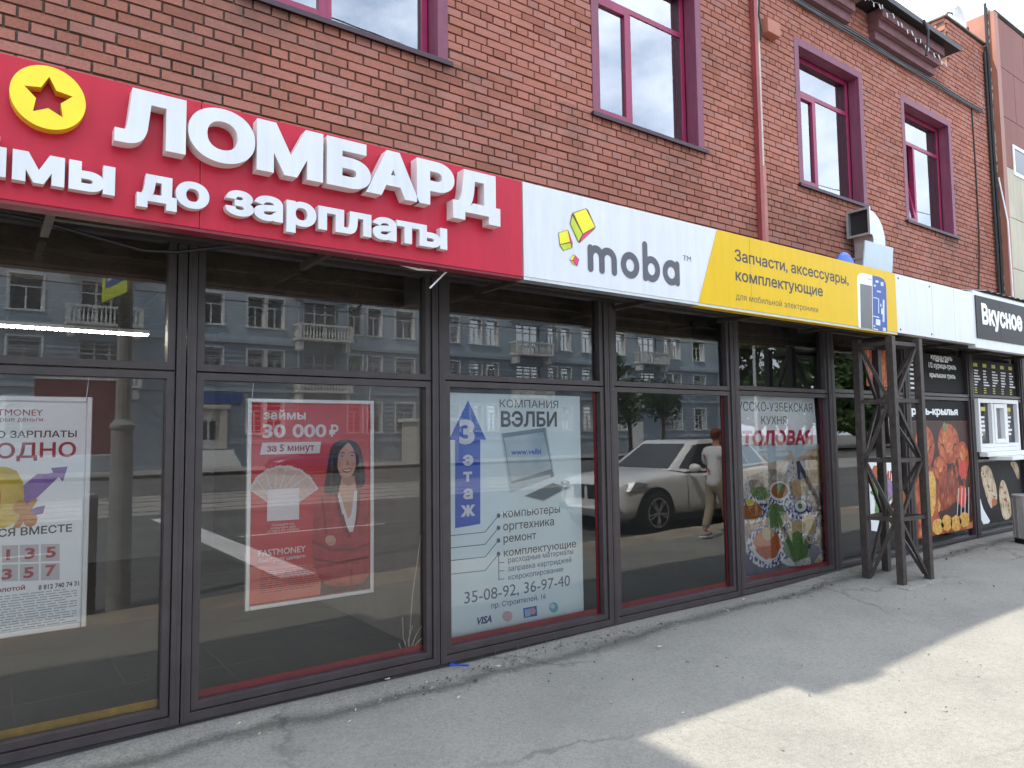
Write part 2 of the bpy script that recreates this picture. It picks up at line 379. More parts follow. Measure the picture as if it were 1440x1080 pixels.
tag(mb.build('tram_rails', mat('rail_steel', (.3, .28, .26), .3, .9)), kind='structure')
mb = MB(); paint = mat('road_paint', (.7, .7, .68), .8, var=.2, vs=3)
mb.poly([(3.25, -14, -.275), (3.75, -14, -.275), (3.75, -5.0, -.275), (3.25, -5.0, -.275)])
for k in range(26): mb.poly([(-50+k*6, -9.6, -.275), (-47+k*6, -9.6, -.275), (-47+k*6, -9.48, -.275), (-50+k*6, -9.48, -.275)])
tag(mb.build('road_markings', paint), kind='structure')
tag(MB().box(-300, 300, -39.9, -33.5, -.3, -.12).build('far_pavement', mat('far_pave', (.32, .31, .29), .9, var=.2, vs=.8)), kind='structure')
tag(MB().box(-300, 300, -33.7, -33.5, -.3, -.09).build('far_kerb', conc), kind='structure')

# ================================================================== BRICK BUILDING
YW = .45                                # face of the old brick wall
BB = thing('brick_building', 'red brick two storey building with crimson framed windows above the shop signs', 'building', (3, YW, 0))
WIN = [(1.39, 3.07), (4.72, 6.40), (8.25, 9.93), (11.05, 12.75)]
ZS, ZH = 4.70, 6.65
def brick_material():
    m = bpy.data.materials.new('red_brick'); m.use_nodes = True; t = m.node_tree; n = t.nodes; l = t.links; b = n['Principled BSDF']
    b.inputs['Roughness'].default_value = .85; b.inputs['Specular IOR Level'].default_value = .3
    g = n.new('ShaderNodeNewGeometry'); c = n.new('ShaderNodeTexCoord')
    k = n.new('ShaderNodeValToRGB'); e = k.color_ramp.elements
    cols = [(0, (.30, .113, .078)), (.2, (.362, .140, .097)), (.45, (.385, .155, .111)), (.7, (.405, .164, .120)), (.88, (.392, .172, .135)), (1, (.345, .158, .128))]
    while len(e) < len(cols): e.new(.5)
    for i, (p, v) in enumerate(cols): e[i].position = p; e[i].color = v+(1,)
    l.new(g.outputs['Random Per Island'], k.inputs[0])
    def noise(s, d, r): 
        x = n.new('ShaderNodeTexNoise'); x.inputs['Scale'].default_value = s; x.inputs['Detail'].default_value = d; x.inputs['Roughness'].default_value = r; l.new(c.outputs['Object'], x.inputs['Vector']); return x.outputs['Fac']
    def mul(a, src, e0, e1, f=1, kind='MULTIPLY'):
        r = n.new('ShaderNodeValToRGB'); l.new(src, r.inputs[0])
        for i, (p, v) in enumerate((e0, e1)): r.color_ramp.elements[i].position = p; r.color_ramp.elements[i].color = v if isinstance(v, tuple) else (v, v, v, 1)
        x = n.new('ShaderNodeMixRGB'); x.blend_type = kind; x.inputs[0].default_value = f; l.new(a, x.inputs[1]); l.new(r.outputs[0], x.inputs[2]); return x.outputs[0]
    a = mul(k.outputs[0], noise(.55, 5, .6), (.32, .82), (.68, 1.12))
    a = mul(a, noise(55, 4, .8), (.3, .78), (.65, 1.1))
    sz_ = n.new('ShaderNodeSeparateXYZ'); l.new(c.outputs['Object'], sz_.inputs[0]); st_ = n.new('ShaderNodeMapRange'); st_.inputs['From Min'].default_value = 3.7; st_.inputs['From Max'].default_value = 4.72; l.new(sz_.outputs['Z'], st_.inputs['Value'])
    m2 = n.new('ShaderNodeMath'); m2.operation = 'LESS_THAN'; m2.inputs[1].default_value = 4.72; l.new(sz_.outputs['Z'], m2.inputs[0]); m3 = n.new('ShaderNodeMath'); m3.operation = 'MULTIPLY'; l.new(st_.outputs[0], m3.inputs[0]); l.new(m2.outputs[0], m3.inputs[1])
    r5 = n.new('ShaderNodeValToRGB'); r5.color_ramp.elements[0].position = .46; r5.color_ramp.elements[1].position = .66; l.new(noise(.9, 8, .72), r5.inputs[0]); m4 = n.new('ShaderNodeMath'); m4.operation = 'MULTIPLY'; l.new(m3.outputs[0], m4.inputs[0]); l.new(r5.outputs[0], m4.inputs[1])
    x5 = n.new('ShaderNodeMixRGB'); x5.inputs[2].default_value = (.15, .085, .068, 1); l.new(m4.outputs[0], x5.inputs[0]); l.new(a, x5.inputs[1]); a = x5.outputs[0]
    # old lime bloom in blotches high on the wall
    r = n.new('ShaderNodeValToRGB'); r.color_ramp.elements[0].position = .54; r.color_ramp.elements[1].position = .74; l.new(noise(1.5, 9, .82), r.inputs[0])
    sx = n.new('ShaderNodeSeparateXYZ'); l.new(c.outputs['Object'], sx.inputs[0])
    mr = n.new('ShaderNodeMapRange'); mr.inputs['From Min'].default_value = 5.2; mr.inputs['From Max'].default_value = 7.2; l.new(sx.outputs['Z'], mr.inputs['Value'])
    mm = n.new('ShaderNodeMath'); mm.operation = 'MULTIPLY'; l.new(r.outputs[0], mm.inputs[0]); l.new(mr.outputs[0], mm.inputs[1])
    x = n.new('ShaderNodeMixRGB'); x.inputs[2].default_value = (.46, .34, .31, 1); l.new(mm.outputs[0], x.inputs[0]); l.new(a, x.inputs[1])
    l.new(x.outputs[0], b.inputs['Base Color'])
    u = n.new('ShaderNodeBump'); u.inputs['Strength'].default_value = .5; u.inputs['Distance'].default_value = .006; l.new(noise(70, 6, .8), u.inputs['Height']); l.new(u.outputs[0], b.inputs['Normal'])
    return m
BRICK = brick_material()
MORT = mat('mortar', (.115, .09, .07), .95, var=.35, vs=9, bump=.5, bs=80)
def bricks(mb, x0, x1, z0, z1, Y, holes=(), proud=.017, seed=1):
    """running courses: three of stretchers, one of headers, clipped at the openings"""
    rn = random.Random(seed); cz = .0752; ch = .0652; r0 = int(math.floor((z0-3.41)/cz))
    for r in range(r0, int((z1-3.41)/cz)+1):
        za = 3.41+r*cz; zb = za+ch
        if za < z0-.02 or zb > z1+.02: continue
        hd = r % 4 == 0; L = .13 if hd else .26; o = .065 if hd else (.13 if r % 4 == 2 else 0)
        k = int(math.floor((x0-o)/L))
        while True:
            a = o+k*L+.1; b = a+L-.011; k += 1
            if a > x1: break
            a = max(a, x0); b = min(b, x1); segs = [(a, b)]
            for hx0, hx1, hz0, hz1 in holes:
                if zb > hz0+.01 and za < hz1-.01:
                    ns = []
                    for p, q in segs:
                        if q <= hx0 or p >= hx1: ns.append((p, q)); continue
                        if p < hx0: ns.append((p, hx0))
                        if q > hx1: ns.append((hx1, q))
                    segs = ns
            for p, q in segs:
                if q-p < .02: continue
                j = rn.uniform(-.0035, .003); dz = rn.uniform(-.0018, .0018); e = .0025
                y = Y-proud+j
                mb.add([(p, Y+.01, za+dz), (q, Y+.01, za+dz), (q, Y+.01, zb+dz), (p, Y+.01, zb+dz), (p+e, y, za+e+dz), (q-e, y, za+e+dz), (q-e, y, zb-e+dz), (p+e, y, zb-e+dz)],
                       [(4, 5, 6, 7), (0, 1, 5, 4), (1, 2, 6, 5), (2, 3, 7, 6), (3, 0, 4, 7)])
holes = [(a, b, ZS, ZH) for a, b in WIN]
mb = MB(); bricks(mb, -3.5, 14.33, 3.1, 7.62, YW, holes); bricks(mb, 12.8, 14.33, 7.62, 8.46, YW, seed=5)
wall = mb.build('wall', BRICK, BB)
mb = MB(); X0, X1 = -9, 14.335
edges = [X0]+[e for a, b in WIN for e in (a, b)]+[X1]
mb.box(X0, X1, YW, YW+.4, 2.6, ZS); mb.box(X0, X1, YW, YW+.4, ZH, 7.6)
for i in range(0, len(edges), 2): mb.box(edges[i], edges[i+1], YW+.0004, YW+.4, ZS, ZH)
mb.box(12.803, X1, YW+.002, YW+.4, 7.6, 8.45)
mb.build('mortar_bed', MORT, wall)
bricks_l = MB()
for r in range(11):                      # left face of the raised parapet block
    z = 7.66+r*.0752
    bricks_l.box(12.788, 12.802, YW+.0+(.13 if r % 2 else 0), YW+.24+(.13 if r % 2 else 0), z, z+.065)
bricks_l.build('parapet_end', BRICK, BB)
MB().box(12.74, 14.34, YW-.05, YW+.45, 8.462, 8.49).build('parapet_cap', mat('rusty_cap', (.10, .07, .06), .7, var=.4, vs=7), BB)
# back of the building, flat roof
mb = MB(); mb.box(X0, X1, 6.2, 6.5, -.1, 7.5); mb.box(X0-.02, X0+.3, YW+.41, 6.19, -.1, 7.5); mb.box(X1-.3, X1, YW+.41, 6.19, -.1, 7.5); mb.box(X0+.3, X1-.3, YW+.41, 6.19, 3.12, 3.3)
mb.build('rear_wall', mat('rear_plaster', (.3, .28, .26), .9), BB)
# roof sheet rising behind the cornice, and an unseen higher parapet further left, added to throw the end of the shade
mb = MB(); rf = [(-9, YW+.05, 7.70), (12.35, YW+.05, 7.70), (12.1, 5.0, 10.2), (-9, 5.0, 10.2)]
mb.add(rf+[(x, y, z-.06) for x, y, z in rf], [(0, 1, 2, 3), (7, 6, 5, 4), (0, 4, 5, 1), (1, 5, 6, 2), (2, 6, 7, 3), (3, 7, 4, 0)])
mb.build('roof', mat('white_roof_metal', (.72, .73, .74), .4, .1, var=.06), BB)
PLUM = mat('plum_cornice', (.16, .068, .075), .75, var=.25, vs=7, bump=.3, bs=30)
for a, b, drop in ((-9, -6.2, 0), (-5.8, -3.3, 0), (-2.9, .02, 0), (.5, 2.5, 0), (2.95, 4.9, 0), (5.35, 7.1, 0), (7.5, 9.55, 0), (10.15, 12.1, 0)):
    mb = MB(); k_ = .12 if a < -.4 else 0; mb.box(a+.04, b-.04, .34+k_*.5, YW-.013, 7.20, 7.33); mb.box(a+.02, b-.02, .27+k_, YW-.013, 7.333, 7.46); mb.box(a, b, .2+k_*1.2, YW-.013, 7.463, 7.60)
    mb.box(a+.03, b-.03, .30+k_, YW-.016, 7.322, 7.344); mb.box(a+.01, b-.01, .23+k_*1.1, YW-.016, 7.452, 7.474)
    mb.build('cornice_block', PLUM, BB, bevel=.006)
mb = MB(); mb.box(-.4, 12.45, .10, YW+.1, 7.62, 7.665); mb.box(-.4, 12.45, .085, .10, 7.60, 7.68); mb.box(-9, -.402, .30, YW+.1, 7.62, 7.665); mb.box(-9, -.402, .285, .30, 7.60, 7.68)  # flashing and blocks at the unseen left set back to shape the shadow edge
mb.build('cornice_flashing', mat('black_flashing', (.02, .019, .02), .5, .2, var=.3), BB)
MB().box(-9, -2.62, .12, YW+.3, 7.69, 8.9).build('parapet', BRICK, BB)  # added out of view to cut off the sunlit patch on the pavement
MB().box(-.12, .22, .10, YW+.3, 7.69, 7.95).build('shadow_block', BRICK, BB)  # unseen block added for the notch in the pavement's shadow edge
# shop rooms behind the glass
FL = ramp_mat('dark_floor_tile', [(.085, .087, .09), (.115, .117, .12)], 2, rough=.35)
MB().box(-9, -3.52, .1, YW-.001, -.3, 3.12).build('side_wall', BRICK, BB)
tag(MB().box(-3.4, 13.7, .08, 6.19, -.3, .015).build('shop_floor', FL), kind='structure')
mb = MB()
for k in range(30): mb.box(-3.4+k*.6, -3.394+k*.6, .09, 6, .0155, .0165)
for k in range(1, 10): mb.box(-3.4, 13.7, .1+k*.6, .106+k*.6, .0155, .0165)
tag(mb.build('floor_joints', mat('joint_grey', (.2, .2, .2), .8, var=0)), kind='structure')
RW = mat('room_wall', (.30, .295, .29), .8, var=.1, vs=2)
mb = MB()
for x in (2.66, 6.13, 7.93): mb.box(x, x+.06, .12, 6.19, .016, 3.06)
mb.box(-3.45, 13.7, 6.12, 6.19, .016, 3.06); mb.box(-3.5, -3.4, .1, 6.19, -.3, 3.06)
mb.build('partition_wall', RW, BB)
mb = MB(); mb.box(-3.4, 13.7, .12, 6.12, 3.062, 3.1)
CE = mat('ceiling_tile', (.24, .215, .185), .9, var=.08)
ce = mb.build('shop_ceiling', CE, BB)
mb = MB()
for k in range(29): mb.box(-3.4+k*.6, -3.375+k*.6, .13, 6.1, 3.056, 3.061)
for k in range(10): mb.box(-3.4, 13.7, .13+k*.6, .155+k*.6, 3.0555, 3.0605)
mb.build('ceiling_grid', mat('ceiling_grid', (.25, .24, .22), .6, var=0), ce)

# ------------------------------------------------------------------ upper windows
YG = .635
CURT = mat('net_curtain', (.62, .63, .64), .95, var=.08, vs=4)
ROOM = mat('upstairs_room', (.20, .19, .18), .9)
SILL = mat('sill_dark', (.045, .02, .03), .5)
ZT = 6.06
for i, (a, b) in enumerate(WIN):
    t = .10; cs = MB(); y0, y1 = YW-.022, YG-.05
    # casing: flat flashing round the opening and the deep reveal
    cs.box(a, a+t, y0, YW+.02, ZS, ZH); cs.box(b-t, b, y0, YW+.02, ZS, ZH); cs.box(a+t, b-t, y0, YW+.02, ZH-t, ZH)
    cs.box(a+t-.012, a+t, YW+.021, y1, ZS, ZH-t); cs.box(b-t, b-t+.012, YW+.021, y1, ZS, ZH-t); cs.box(a+t, b-t, YW+.021, y1, ZH-t, ZH-t+.012)
    win = cs.build('window', maroon, BB, bevel=.003)
    l, r, zb, zt = a+t, b-t, ZS+.05, ZH-t; m_ = l+.40*(r-l); f = MB(); q = .062
    f.box(l, l+q, YG-.04, YG+.03, zb, zt); f.box(r-q, r, YG-.04, YG+.03, zb, zt); f.box(l+q, r-q, YG-.04, YG+.03, zt-q, zt); f.box(l+q, r-q, YG-.04, YG+.03, zb, zb+q)
    f.box(l+q, r-q, YG-.043, YG+.03, ZT-.03, ZT+.03); f.box(m_-.028, m_+.028, YG-.042, YG+.03, zb+q, ZT-.03)
    f.build('frame', crimson, win, bevel=.003)
    sm = MB(); sa, sb, s0, s1 = l+q, m_-.028, zb+q, ZT-.03
    if i == 3:                            # tilted open at the head
        tl = lambda z: -.10*(z-s0)/(s1-s0)
    for xa, xb, za, zc in ((sa, sa+.055, s0, s1), (sb-.055, sb, s0, s1), (sa+.055, sb-.055, s1-.055, s1), (sa+.055, sb-.055, s0, s0+.055)):
        sm.box(xa, xb, YG-.062, YG-.02, za, zc)
    if i == 3: sm.v = [(x, y+1.9*(z-s0)/(s1-s0)*.10, z) for x, y, z in sm.v]
    sm.build('opening_sash', crimson, win, bevel=.002)
    g = MB()
    yg = YG-.032; g.poly([(l+q, yg, ZT+.03), (r-q, yg, ZT+.03), (r-q, yg, zt-q), (l+q, yg, zt-q)]); g.build('top_pane', GLASS_UP, win)
    g = MB(); g.poly([(m_+.028, yg, zb+q), (r-q, yg, zb+q), (r-q, yg, ZT-.03), (m_+.028, yg, ZT-.03)]); g.build('pane', GLASS_UP, win)
    g = MB(); dy = .19 if i == 3 else 0
    g.poly([(sa+.045, YG-.03, s0+.045), (sb-.045, YG-.03, s0+.045), (sb-.045, YG-.03+dy, s1-.045), (sa+.045, YG-.03+dy, s1-.045)]); g.build('pane', GLASS_UP, win)
    s = MB(); s.box(a-.03, b+.03, YW-.055, YG-.05, ZS-.02, ZS+.008); s.box(a-.03, b+.03, YW-.062, YW-.05, ZS-.034, ZS+.008); s.build('sill', SILL, win, bevel=.003)
    rm = MB(); rm.box(a-.2, b+.2, 3.2, 3.25, 3.9, 7.3); rm.box(a-.2, a-.15, YW+.42, 3.2, 3.9, 7.3); rm.box(b+.15, b+.2, YW+.42, 3.2, 3.9, 7.3); rm.box(a-.2, b+.2, YW+.42, 3.2, 3.85, 3.9); rm.box(a-.2, b+.2, YW+.42, 3.2, 7.3, 7.35)
    rm.build('room', ROOM, win)
    MB().box(l-.01, l+.02, YG+.04, YG+.22, zb, zt).build('inner_reveal', white_pl, win); MB().box(r-.02, r+.01, YG+.04, YG+.22, zb, zt).build('inner_reveal', white_pl, win)
    cu = MB()
    def curtain(xa, xb, lean):
        n = 36; vs = []
        for k in range(n+1):
            x = xa+(xb-xa)*k/n; y = YG+.30+.028*sin(k*1.45)+.01*sin(k*3.1)
            vs += [(x, y, ZS-.1), (x+lean*(ZH-ZS), y, ZH)]
        cu.add(vs, [(2*k, 2*k+2, 2*k+3, 2*k+1) for k in range(n)])
    curtain(l-.05, l+.62, -.06); curtain(r-.5, r+.12, .06)
    cu.build('curtain', CURT, win)

# ================================================================== GLAZED SHOPFRONT
SF = thing('glazed_shopfront', 'long row of brown framed shop windows under the lightbox signs', 'shopfront', (4, 0, 0))
tape_red = mat('red_tape', (.36, .02, .035), .4, var=.15); tape_yel = mat('yellow_tape', (.42, .27, .03), .45, var=.3, vs=12)
ZTOP = 2.84
def bay(x0, x1, ztr, zb=0.0, tape=None, panes=True, right_red=False):
    """one framed bay from seam to seam: stepped outer frame, inner sashes, transom, two panes"""
    m = MB(); g = .006
    def ring(a, b, c, d, wd, ya, yb):
        m.box(a, a+wd, ya, yb, c, d); m.box(b-wd, b, ya, yb, c, d); m.box(a+wd, b-wd, ya+.001, yb, c, c+wd); m.box(a+wd, b-wd, ya+.001, yb, d-wd, d)
    ring(x0+.004, x1-.004, zb-.045, ZTOP, .05, -.045, .05)
    ring(x0+.06, x1-.06, zb+.011, ztr-.002, .042, -.03, .05); ring(x0+.06, x1-.06, ztr+.002+g, ZTOP-.056, .042, -.03, .05)
    m.box(x0+.045, x1-.045, -.008, .045, zb, ZTOP-.04) if not panes else None
    m.box(x0+.053, x0+.061, -.005, .05, zb, ZTOP-.05); m.box(x1-.061, x1-.053, -.005, .05, zb, ZTOP-.05); m.box(x0+.061, x1-.061, -.005, .05, zb+.0045, zb+.012)
    m.box(x0+.02, x0+.026, -.0475, -.045, zb-.04, ZTOP); m.box(x1-.026, x1-.02, -.0475, -.045, zb-.04, ZTOP)
    o = m.build('window_bay', brown_alu, SF, bevel=.0035)
    a, b = x0+.102, x1-.102
    for nm, c, d in (('pane', zb+.053, ztr-.044), ('top_pane', ztr+.05, ZTOP-.098)):
        MB().poly([(a-.005, .02, c-.005), (b+.005, .02, c-.005), (b+.005, .02, d+.005), (a-.005, .02, d+.005)]).build(nm, GLASS, o)
    if tape: MB().box(a, b, .03, .034, zb+.055, zb+.10).build('tape_strip', tape, o)
    if right_red:
        MB().box(b-.03, b-.002, .03, .034, zb+.101, ztr-.05).build('side_tape', tape_red, o)
    return o
SEAM = [-.76, .966, 2.687, 4.405, 6.155, 7.96, 9.80, 11.77, 13.72]
TR = [1.975, 1.975, 1.985, 1.99, 2.005, 2.02, 2.035, 2.045]
bay(-2.5, -.76, 1.97, tape=tape_yel)
for i in range(8):
    bay(SEAM[i], SEAM[i+1], TR[i], tape=[tape_yel, tape_red, tape_red, tape_red, tape_red, None, None, None][i], right_red=i in (2, 3, 4))
MB().box(13.725, 14.29, -.05, .4, -.1, 2.73).build('end_panel', mat('black_cladding', (.012, .012, .015), .45), SF)
m = MB(); m.box(-3.4, 13.72, -.02, .075, -.25, -.05); m.build('plinth', mat('dark_plinth', (.03, .028, .03), .8, var=.3, vs=8), SF)
m = MB(); m.box(-3.4, 14.29, -.015, .1, 2.845, 3.12); m.box(-3.4, 14.29, -.6, .44, 3.13, 3.2); m.build('canopy', brown_dk, SF)
m = MB(); m.box(-3.4, 14.29, -.55, -.05, 2.775, 2.79)
for k in range(19): m.box(-3.3+.9*k, -3.27+.9*k, -.6, -.075, 2.755, 2.774)
m.box(-3.4, 14.29, -.07, -.05, 2.735, 2.774)
m.build('soffit', mat('soffit_boards', (.028, .021, .021), .65, var=.35, vs=5), SF)
m = MB(); m.box(-3.4, 14.29, -.34, -.29, 2.70, 2.75); m.box(-3.4, 14.29, -.61, -.56, 2.665, 2.72)
for k in range(12):
    x = -2.6+1.42*k; m.bar((x, -.60, 2.69), (x, -.04, 2.69), .04, .04)
    m.bar((x+.02, -.58, 2.70), (x+.32, -.3, 2.74), .025, .025)
m.build('sign_bracket', steel_br, SF)

# ================================================================== SIGNS
YS = -.72
RS = thing('pawn_shop_sign', 'long red lightbox sign with white raised letters and a yellow star disc', 'sign', (1.2, YS, 2.65))
RX0, RX1 = -2.6, 2.955
m = MB()
for a, b in ((RX0, .8695), (.8715, RX1)): m.box(a, b, YS, -.625, 2.657, 3.325)
m.build('panel', red_panel, RS, bevel=.004)
MB().box(RX0, RX1, YS+.006, -.62, 2.64, 2.6565).build('bottom_lip', mat('dark_red_lip', (.18, .008, .02), .4), RS)
MB().box(RX0, RX1, -.618, -.585, 2.65, 3.3).build('back_frame', metal, RS)
ptext('letter', 'ЛОМБАРД', 160.5, (701.7, 298), 222.5, 143.2, YS-.002, white, RS, ext=.07, w=.052, split=True, res=6, ms=letter_side_shade) if 0 else None
def raised(s, x0, x1, zb, zt, ext, **k): text('letter', s, x0, x1, zb, zt, YS-.003, white, RS, ext=ext, split=True, res=6, ms=letter_side_shade, **k)
raised('ЛОМБАРД', .466, 2.712, 2.997, 3.276, .08, w=.06)
raised('Зай', -.52, P(8.3, 240, YS-.05)[0], 2.738, 2.876, .05, w=.045, ref='а'); raised('мы', P(17, 240, YS-.05)[0], .478, 2.738, 2.876, .05, w=.045, ref='м')
raised('до', .572, P(294, 290, YS-.05)[0], 2.738, 2.876, .05, w=.045, ref='о')
raised('зарплаты', .985, 2.322, 2.738, 2.876, .05, w=.042, ref='а')
# ring with a star cut right through
cx, cz, R = .2005, 3.141, .147
st = [((.098 if k % 2 == 0 else .050)*sin(pi*k/5), (.098 if k % 2 == 0 else .050)*cos(pi*k/5)) for k in range(10)]
C = [[(cx+R*cos(2*pi*i/64), cz+R*sin(2*pi*i/64)) for i in range(64)], [(cx+x, cz+z) for x, z in st]]
V, F = fill([C[0], C[1] if area(C[1]) < 0 else C[1][::-1]])
m = MB(); solid(m, V, F, YS-.003, .06, 0, 1); m.build('star_disc', [disc_yellow, disc_side], RS)

WS = thing('phone_parts_sign', 'white and yellow flat sign with three small cubes and a phone picture', 'sign', (5.6, YS, 2.65))
m = MB(); m.box(2.965, 8.175, YS, -.63, 2.66, 3.325); m.build('panel', white, WS, bevel=.004)
m = MB(); m.box(2.965, 8.175, YS+.004, -.625, 2.640, 2.6595); m.build('bottom_lip', metal, WS)
yz = [P(1008, 324.6, YS), P(981, 427, YS)]
m = MB()
xs_ = lambda z: 4.79+(z-2.66)*(5.065-4.79)/.665
m.flat([(4.79, 2.661), (5.52, 2.661), (5.52, 3.324), (5.065, 3.324)], YS-.0025); m.flat([(5.523, 2.661), (8.174, 2.661), (8.174, 3.324), (5.523, 3.324)], YS-.0025)
m.box(4.79, 8.175, YS-.001, -.64, 2.634, 2.6392)
m.build('yellow_field', yellow, WS)
# rounded stroke lettering
def capsule(p, q, r, n=9):
    a = math.atan2(q[1]-p[1], q[0]-p[0])
    return [(q[0]+r*cos(a-pi/2+pi*i/n), q[1]+r*sin(a-pi/2+pi*i/n)) for i in range(n+1)]+[(p[0]+r*cos(a+pi/2+pi*i/n), p[1]+r*sin(a+pi/2+pi*i/n)) for i in range(n+1)]
def stroke(pts, r):
    return [capsule(pts[i], pts[i+1], r) for i in range(len(pts)-1)]
def arc(cx, cz, rx, rz, a, b, n=10): return [(cx+rx*cos(rad(a+(b-a)*i/n)), cz+rz*sin(rad(a+(b-a)*i/n))) for i in range(n+1)]
z0, hh, r = 2.768, .208, .0275; zc = z0+hh/2; PXx = lambda x: P(x, 375, YS)[0]; S = []
def ring(l, q_):
    a_, b_ = PXx(l), PXx(q_); cx_, rx = (a_+b_)/2, (b_-a_)/2
    return [[(cx_+rx*cos(2*pi*i/32), zc+hh/2*sin(2*pi*i/32)) for i in range(32)], [(cx_+(rx-2*r)*cos(-2*pi*i/32), zc+(hh/2-2*r)*sin(-2*pi*i/32)) for i in range(32)]]
a_, b_, c_ = PXx(826.5)+r, PXx(846.3), PXx(867.3)-r
S += stroke([(a_, z0+r), (a_, z0+hh-r)], r)
for p_, q_ in ((a_, b_), (b_, c_)): S += stroke(arc((p_+q_)/2, z0+hh-.09, (q_-p_)/2, .09-r, 180, 0)+[(q_, z0+r)], r)
S += ring(873, 898.8)+ring(903.8, 927.8)+stroke([(PXx(903.8)+r, z0+r), (PXx(903.8)+r, z0+.318-r)], r)
S += ring(931.7, 955.2)+stroke([(PXx(955.2)-r, z0+r), (PXx(955.2)-r, z0+hh-r)], r)
V, F = fill(S); m = MB(); solid(m, V, F, YS-.003, .0); m.build('lettering', mat('slate_letters', (.075, .078, .095), .45), WS)
text('lettering', 'TM', 4.612, 4.71, 2.995, 3.04, YS-.003, dark_text, WS, w=-.012)
Y1, Y2 = YS-.003, YS-.0045
lime = mat('lime_print', (.45, .56, .02), .45); pink = mat('pink_print', (.70, .03, .16), .45); lemon = mat('lemon_print', (.76, .70, .02), .45); olive = mat('brown_outline', (.12, .06, .03), .5)
def cube(faces, outline):
    m = MB(); m.flat(pix(zpts(740, 270, 4.8, outline), Y1), Y1, 0)
    for k, f in faces: m.flat(pix(zpts(740, 270, 4.8, f), Y2), Y2, k)
    m.build('cube_logo', [olive, lemon, lime, pink], WS)
cube([(1, [(320, 144), (402, 114), (465, 236), (384, 280)]), (2, [(312, 162), (379, 286), (353, 333), (299, 215)]), (3, [(387, 287), (461, 246), (362, 341)])], [(314, 140), (404, 110), (420, 124), (469, 236), (462, 250), (360, 345), (350, 338), (295, 216), (306, 156)])
cube([(1, [(221, 277), (279, 257), (296, 336), (228, 352)]), (2, [(230, 358), (298, 344), (306, 376), (252, 393)]), (3, [(287, 262), (312, 345), (309, 372), (301, 340)])], [(217, 275), (281, 253), (315, 344), (311, 377), (250, 396), (226, 362)])
cube([(1, [(296, 456), (317, 424), (328, 431), (311, 461)]), (3, [(314, 461), (331, 432), (355, 455), (344, 496)]), (2, [(299, 463), (312, 466), (338, 496), (318, 484)])], [(294, 457), (317, 421), (332, 428), (358, 455), (346, 499), (317, 487)])
text('lettering', 'Запчасти, аксессуары,', 5.298, 7.185, 3.083, 3.19, Y1, dark_text, WS, w=.02)
text('lettering', 'комплектующие', 5.300, 6.690, 2.907, 2.988, Y1, dark_text, WS, w=.02, ref='к')
text('lettering', 'для мобильной электроники', 5.295, 6.592, 2.739, 2.783, Y1, dark_text, WS, w=0, ref='я')
# half phone, half circuit board
pb = lambda L, Y: pix(zpts(1000, 300, 4.8, L), Y)
ph = MB()
ph.flat(pb([(996, 772), (985, 450), (988, 425), (1000, 408), (1018, 402), (1088, 418), (1093, 785)], Y1), Y1, 0)
ph.flat(pb([(1088, 418), (1140, 430), (1165, 446), (1178, 470), (1182, 500), (1190, 800), (1093, 785)], Y1), Y1, 1)
ph.flat(pb([(1006, 474), (1086, 490), (1090, 783), (1012, 771)], Y2), Y2, 2)
ph.flat(pb([(1055, 440), (1083, 446), (1083, 450), (1055, 444)], Y2), Y2, 2)
for x, y, w_, h_ in ((1110, 450, 20, 16), (1145, 462, 18, 26), (1098, 480, 14, 12), (1096, 565, 30, 6), (1128, 575, 6, 100), (1095, 690, 40, 7), (1112, 712, 30, 40), (1148, 640, 10, 40), (1158, 582, 12, 150), (1098, 755, 10, 10), (1098, 776, 30, 8), (1160, 770, 20, 24), (1120, 520, 26, 10), (1142, 610, 8, 20)):
    ph.flat(pb([(x, y), (x+w_, y+w_*.22), (x+w_, y+h_+w_*.22), (x, y+h_)], Y2), Y2, 3)
ph.build('phone_picture', [white_print, mat('pcb_blue', (.03, .07, .30), .45), mat('screen_grey', (.10, .10, .105), .3), mat('pcb_lines', (.55, .62, .75), .5)], WS)

PS = thing('blank_white_sign', 'plain white panel sign between the yellow sign and the dark food kiosk sign', 'sign', (9, YS, 2.65))
m = MB()
for a, b in ((8.183, 9.05), (9.055, 9.64), (9.645, 10.2)): m.box(a, b, YS, -.63, 2.66, 3.325)
m.build('panel', white, PS, bevel=.003)
for x, z in ((8.25, 3.28), (8.25, 2.70), (9.0, 3.27), (9.0, 2.70)): MB().lathe([(.0, -.004), (.012, -.003), (.012, .002)], (x, YS, z), 10, axis='y').build('screw', black, PS)
KS = thing('food_kiosk_sign', 'dark grey kiosk sign with white brush lettering inside a white border', 'sign', (12, YS, 2.65))
m = MB(); m.box(10.205, 15.5, YS, -.63, 2.62, 3.36); m.build('panel', white, KS, bevel=.003)
m = MB(); m.box(10.25, 11.0, YS-.012, YS-.001, 2.745, 3.30); m.box(11.005, 15.4, YS-.012, YS-.001, 2.745, 3.30); m.build('dark_field', mat('slate_panel', (.022, .022, .024), .45, var=.12, vs=2, spec=.15), KS)
text('lettering', 'Вкусное', 10.42, 11.78, 2.935, 3.215, YS-.0145, white_print, KS, w=.05, slant=-.05)
text('lettering', 'и точка', 12.0, 13.3, 2.935, 3.13, YS-.0145, white_print, KS, w=.05, ref='и') if 0 else None
AW = thing('corrugated_awning', 'grey corrugated metal sheet lying on top of the kiosk sign', 'awning', (12, -.3, 3.4))
m = MB(); n = 46
for k in range(n):
    x = 10.55+k*.1; z = .02 if k % 2 else 0
    m.add([(x, -.74, 3.385+z), (x+.1, -.74, 3.385+(.02-z)), (x+.1, .40, 3.62+(.02-z)), (x, .40, 3.62+z)], [(0, 1, 2, 3)])
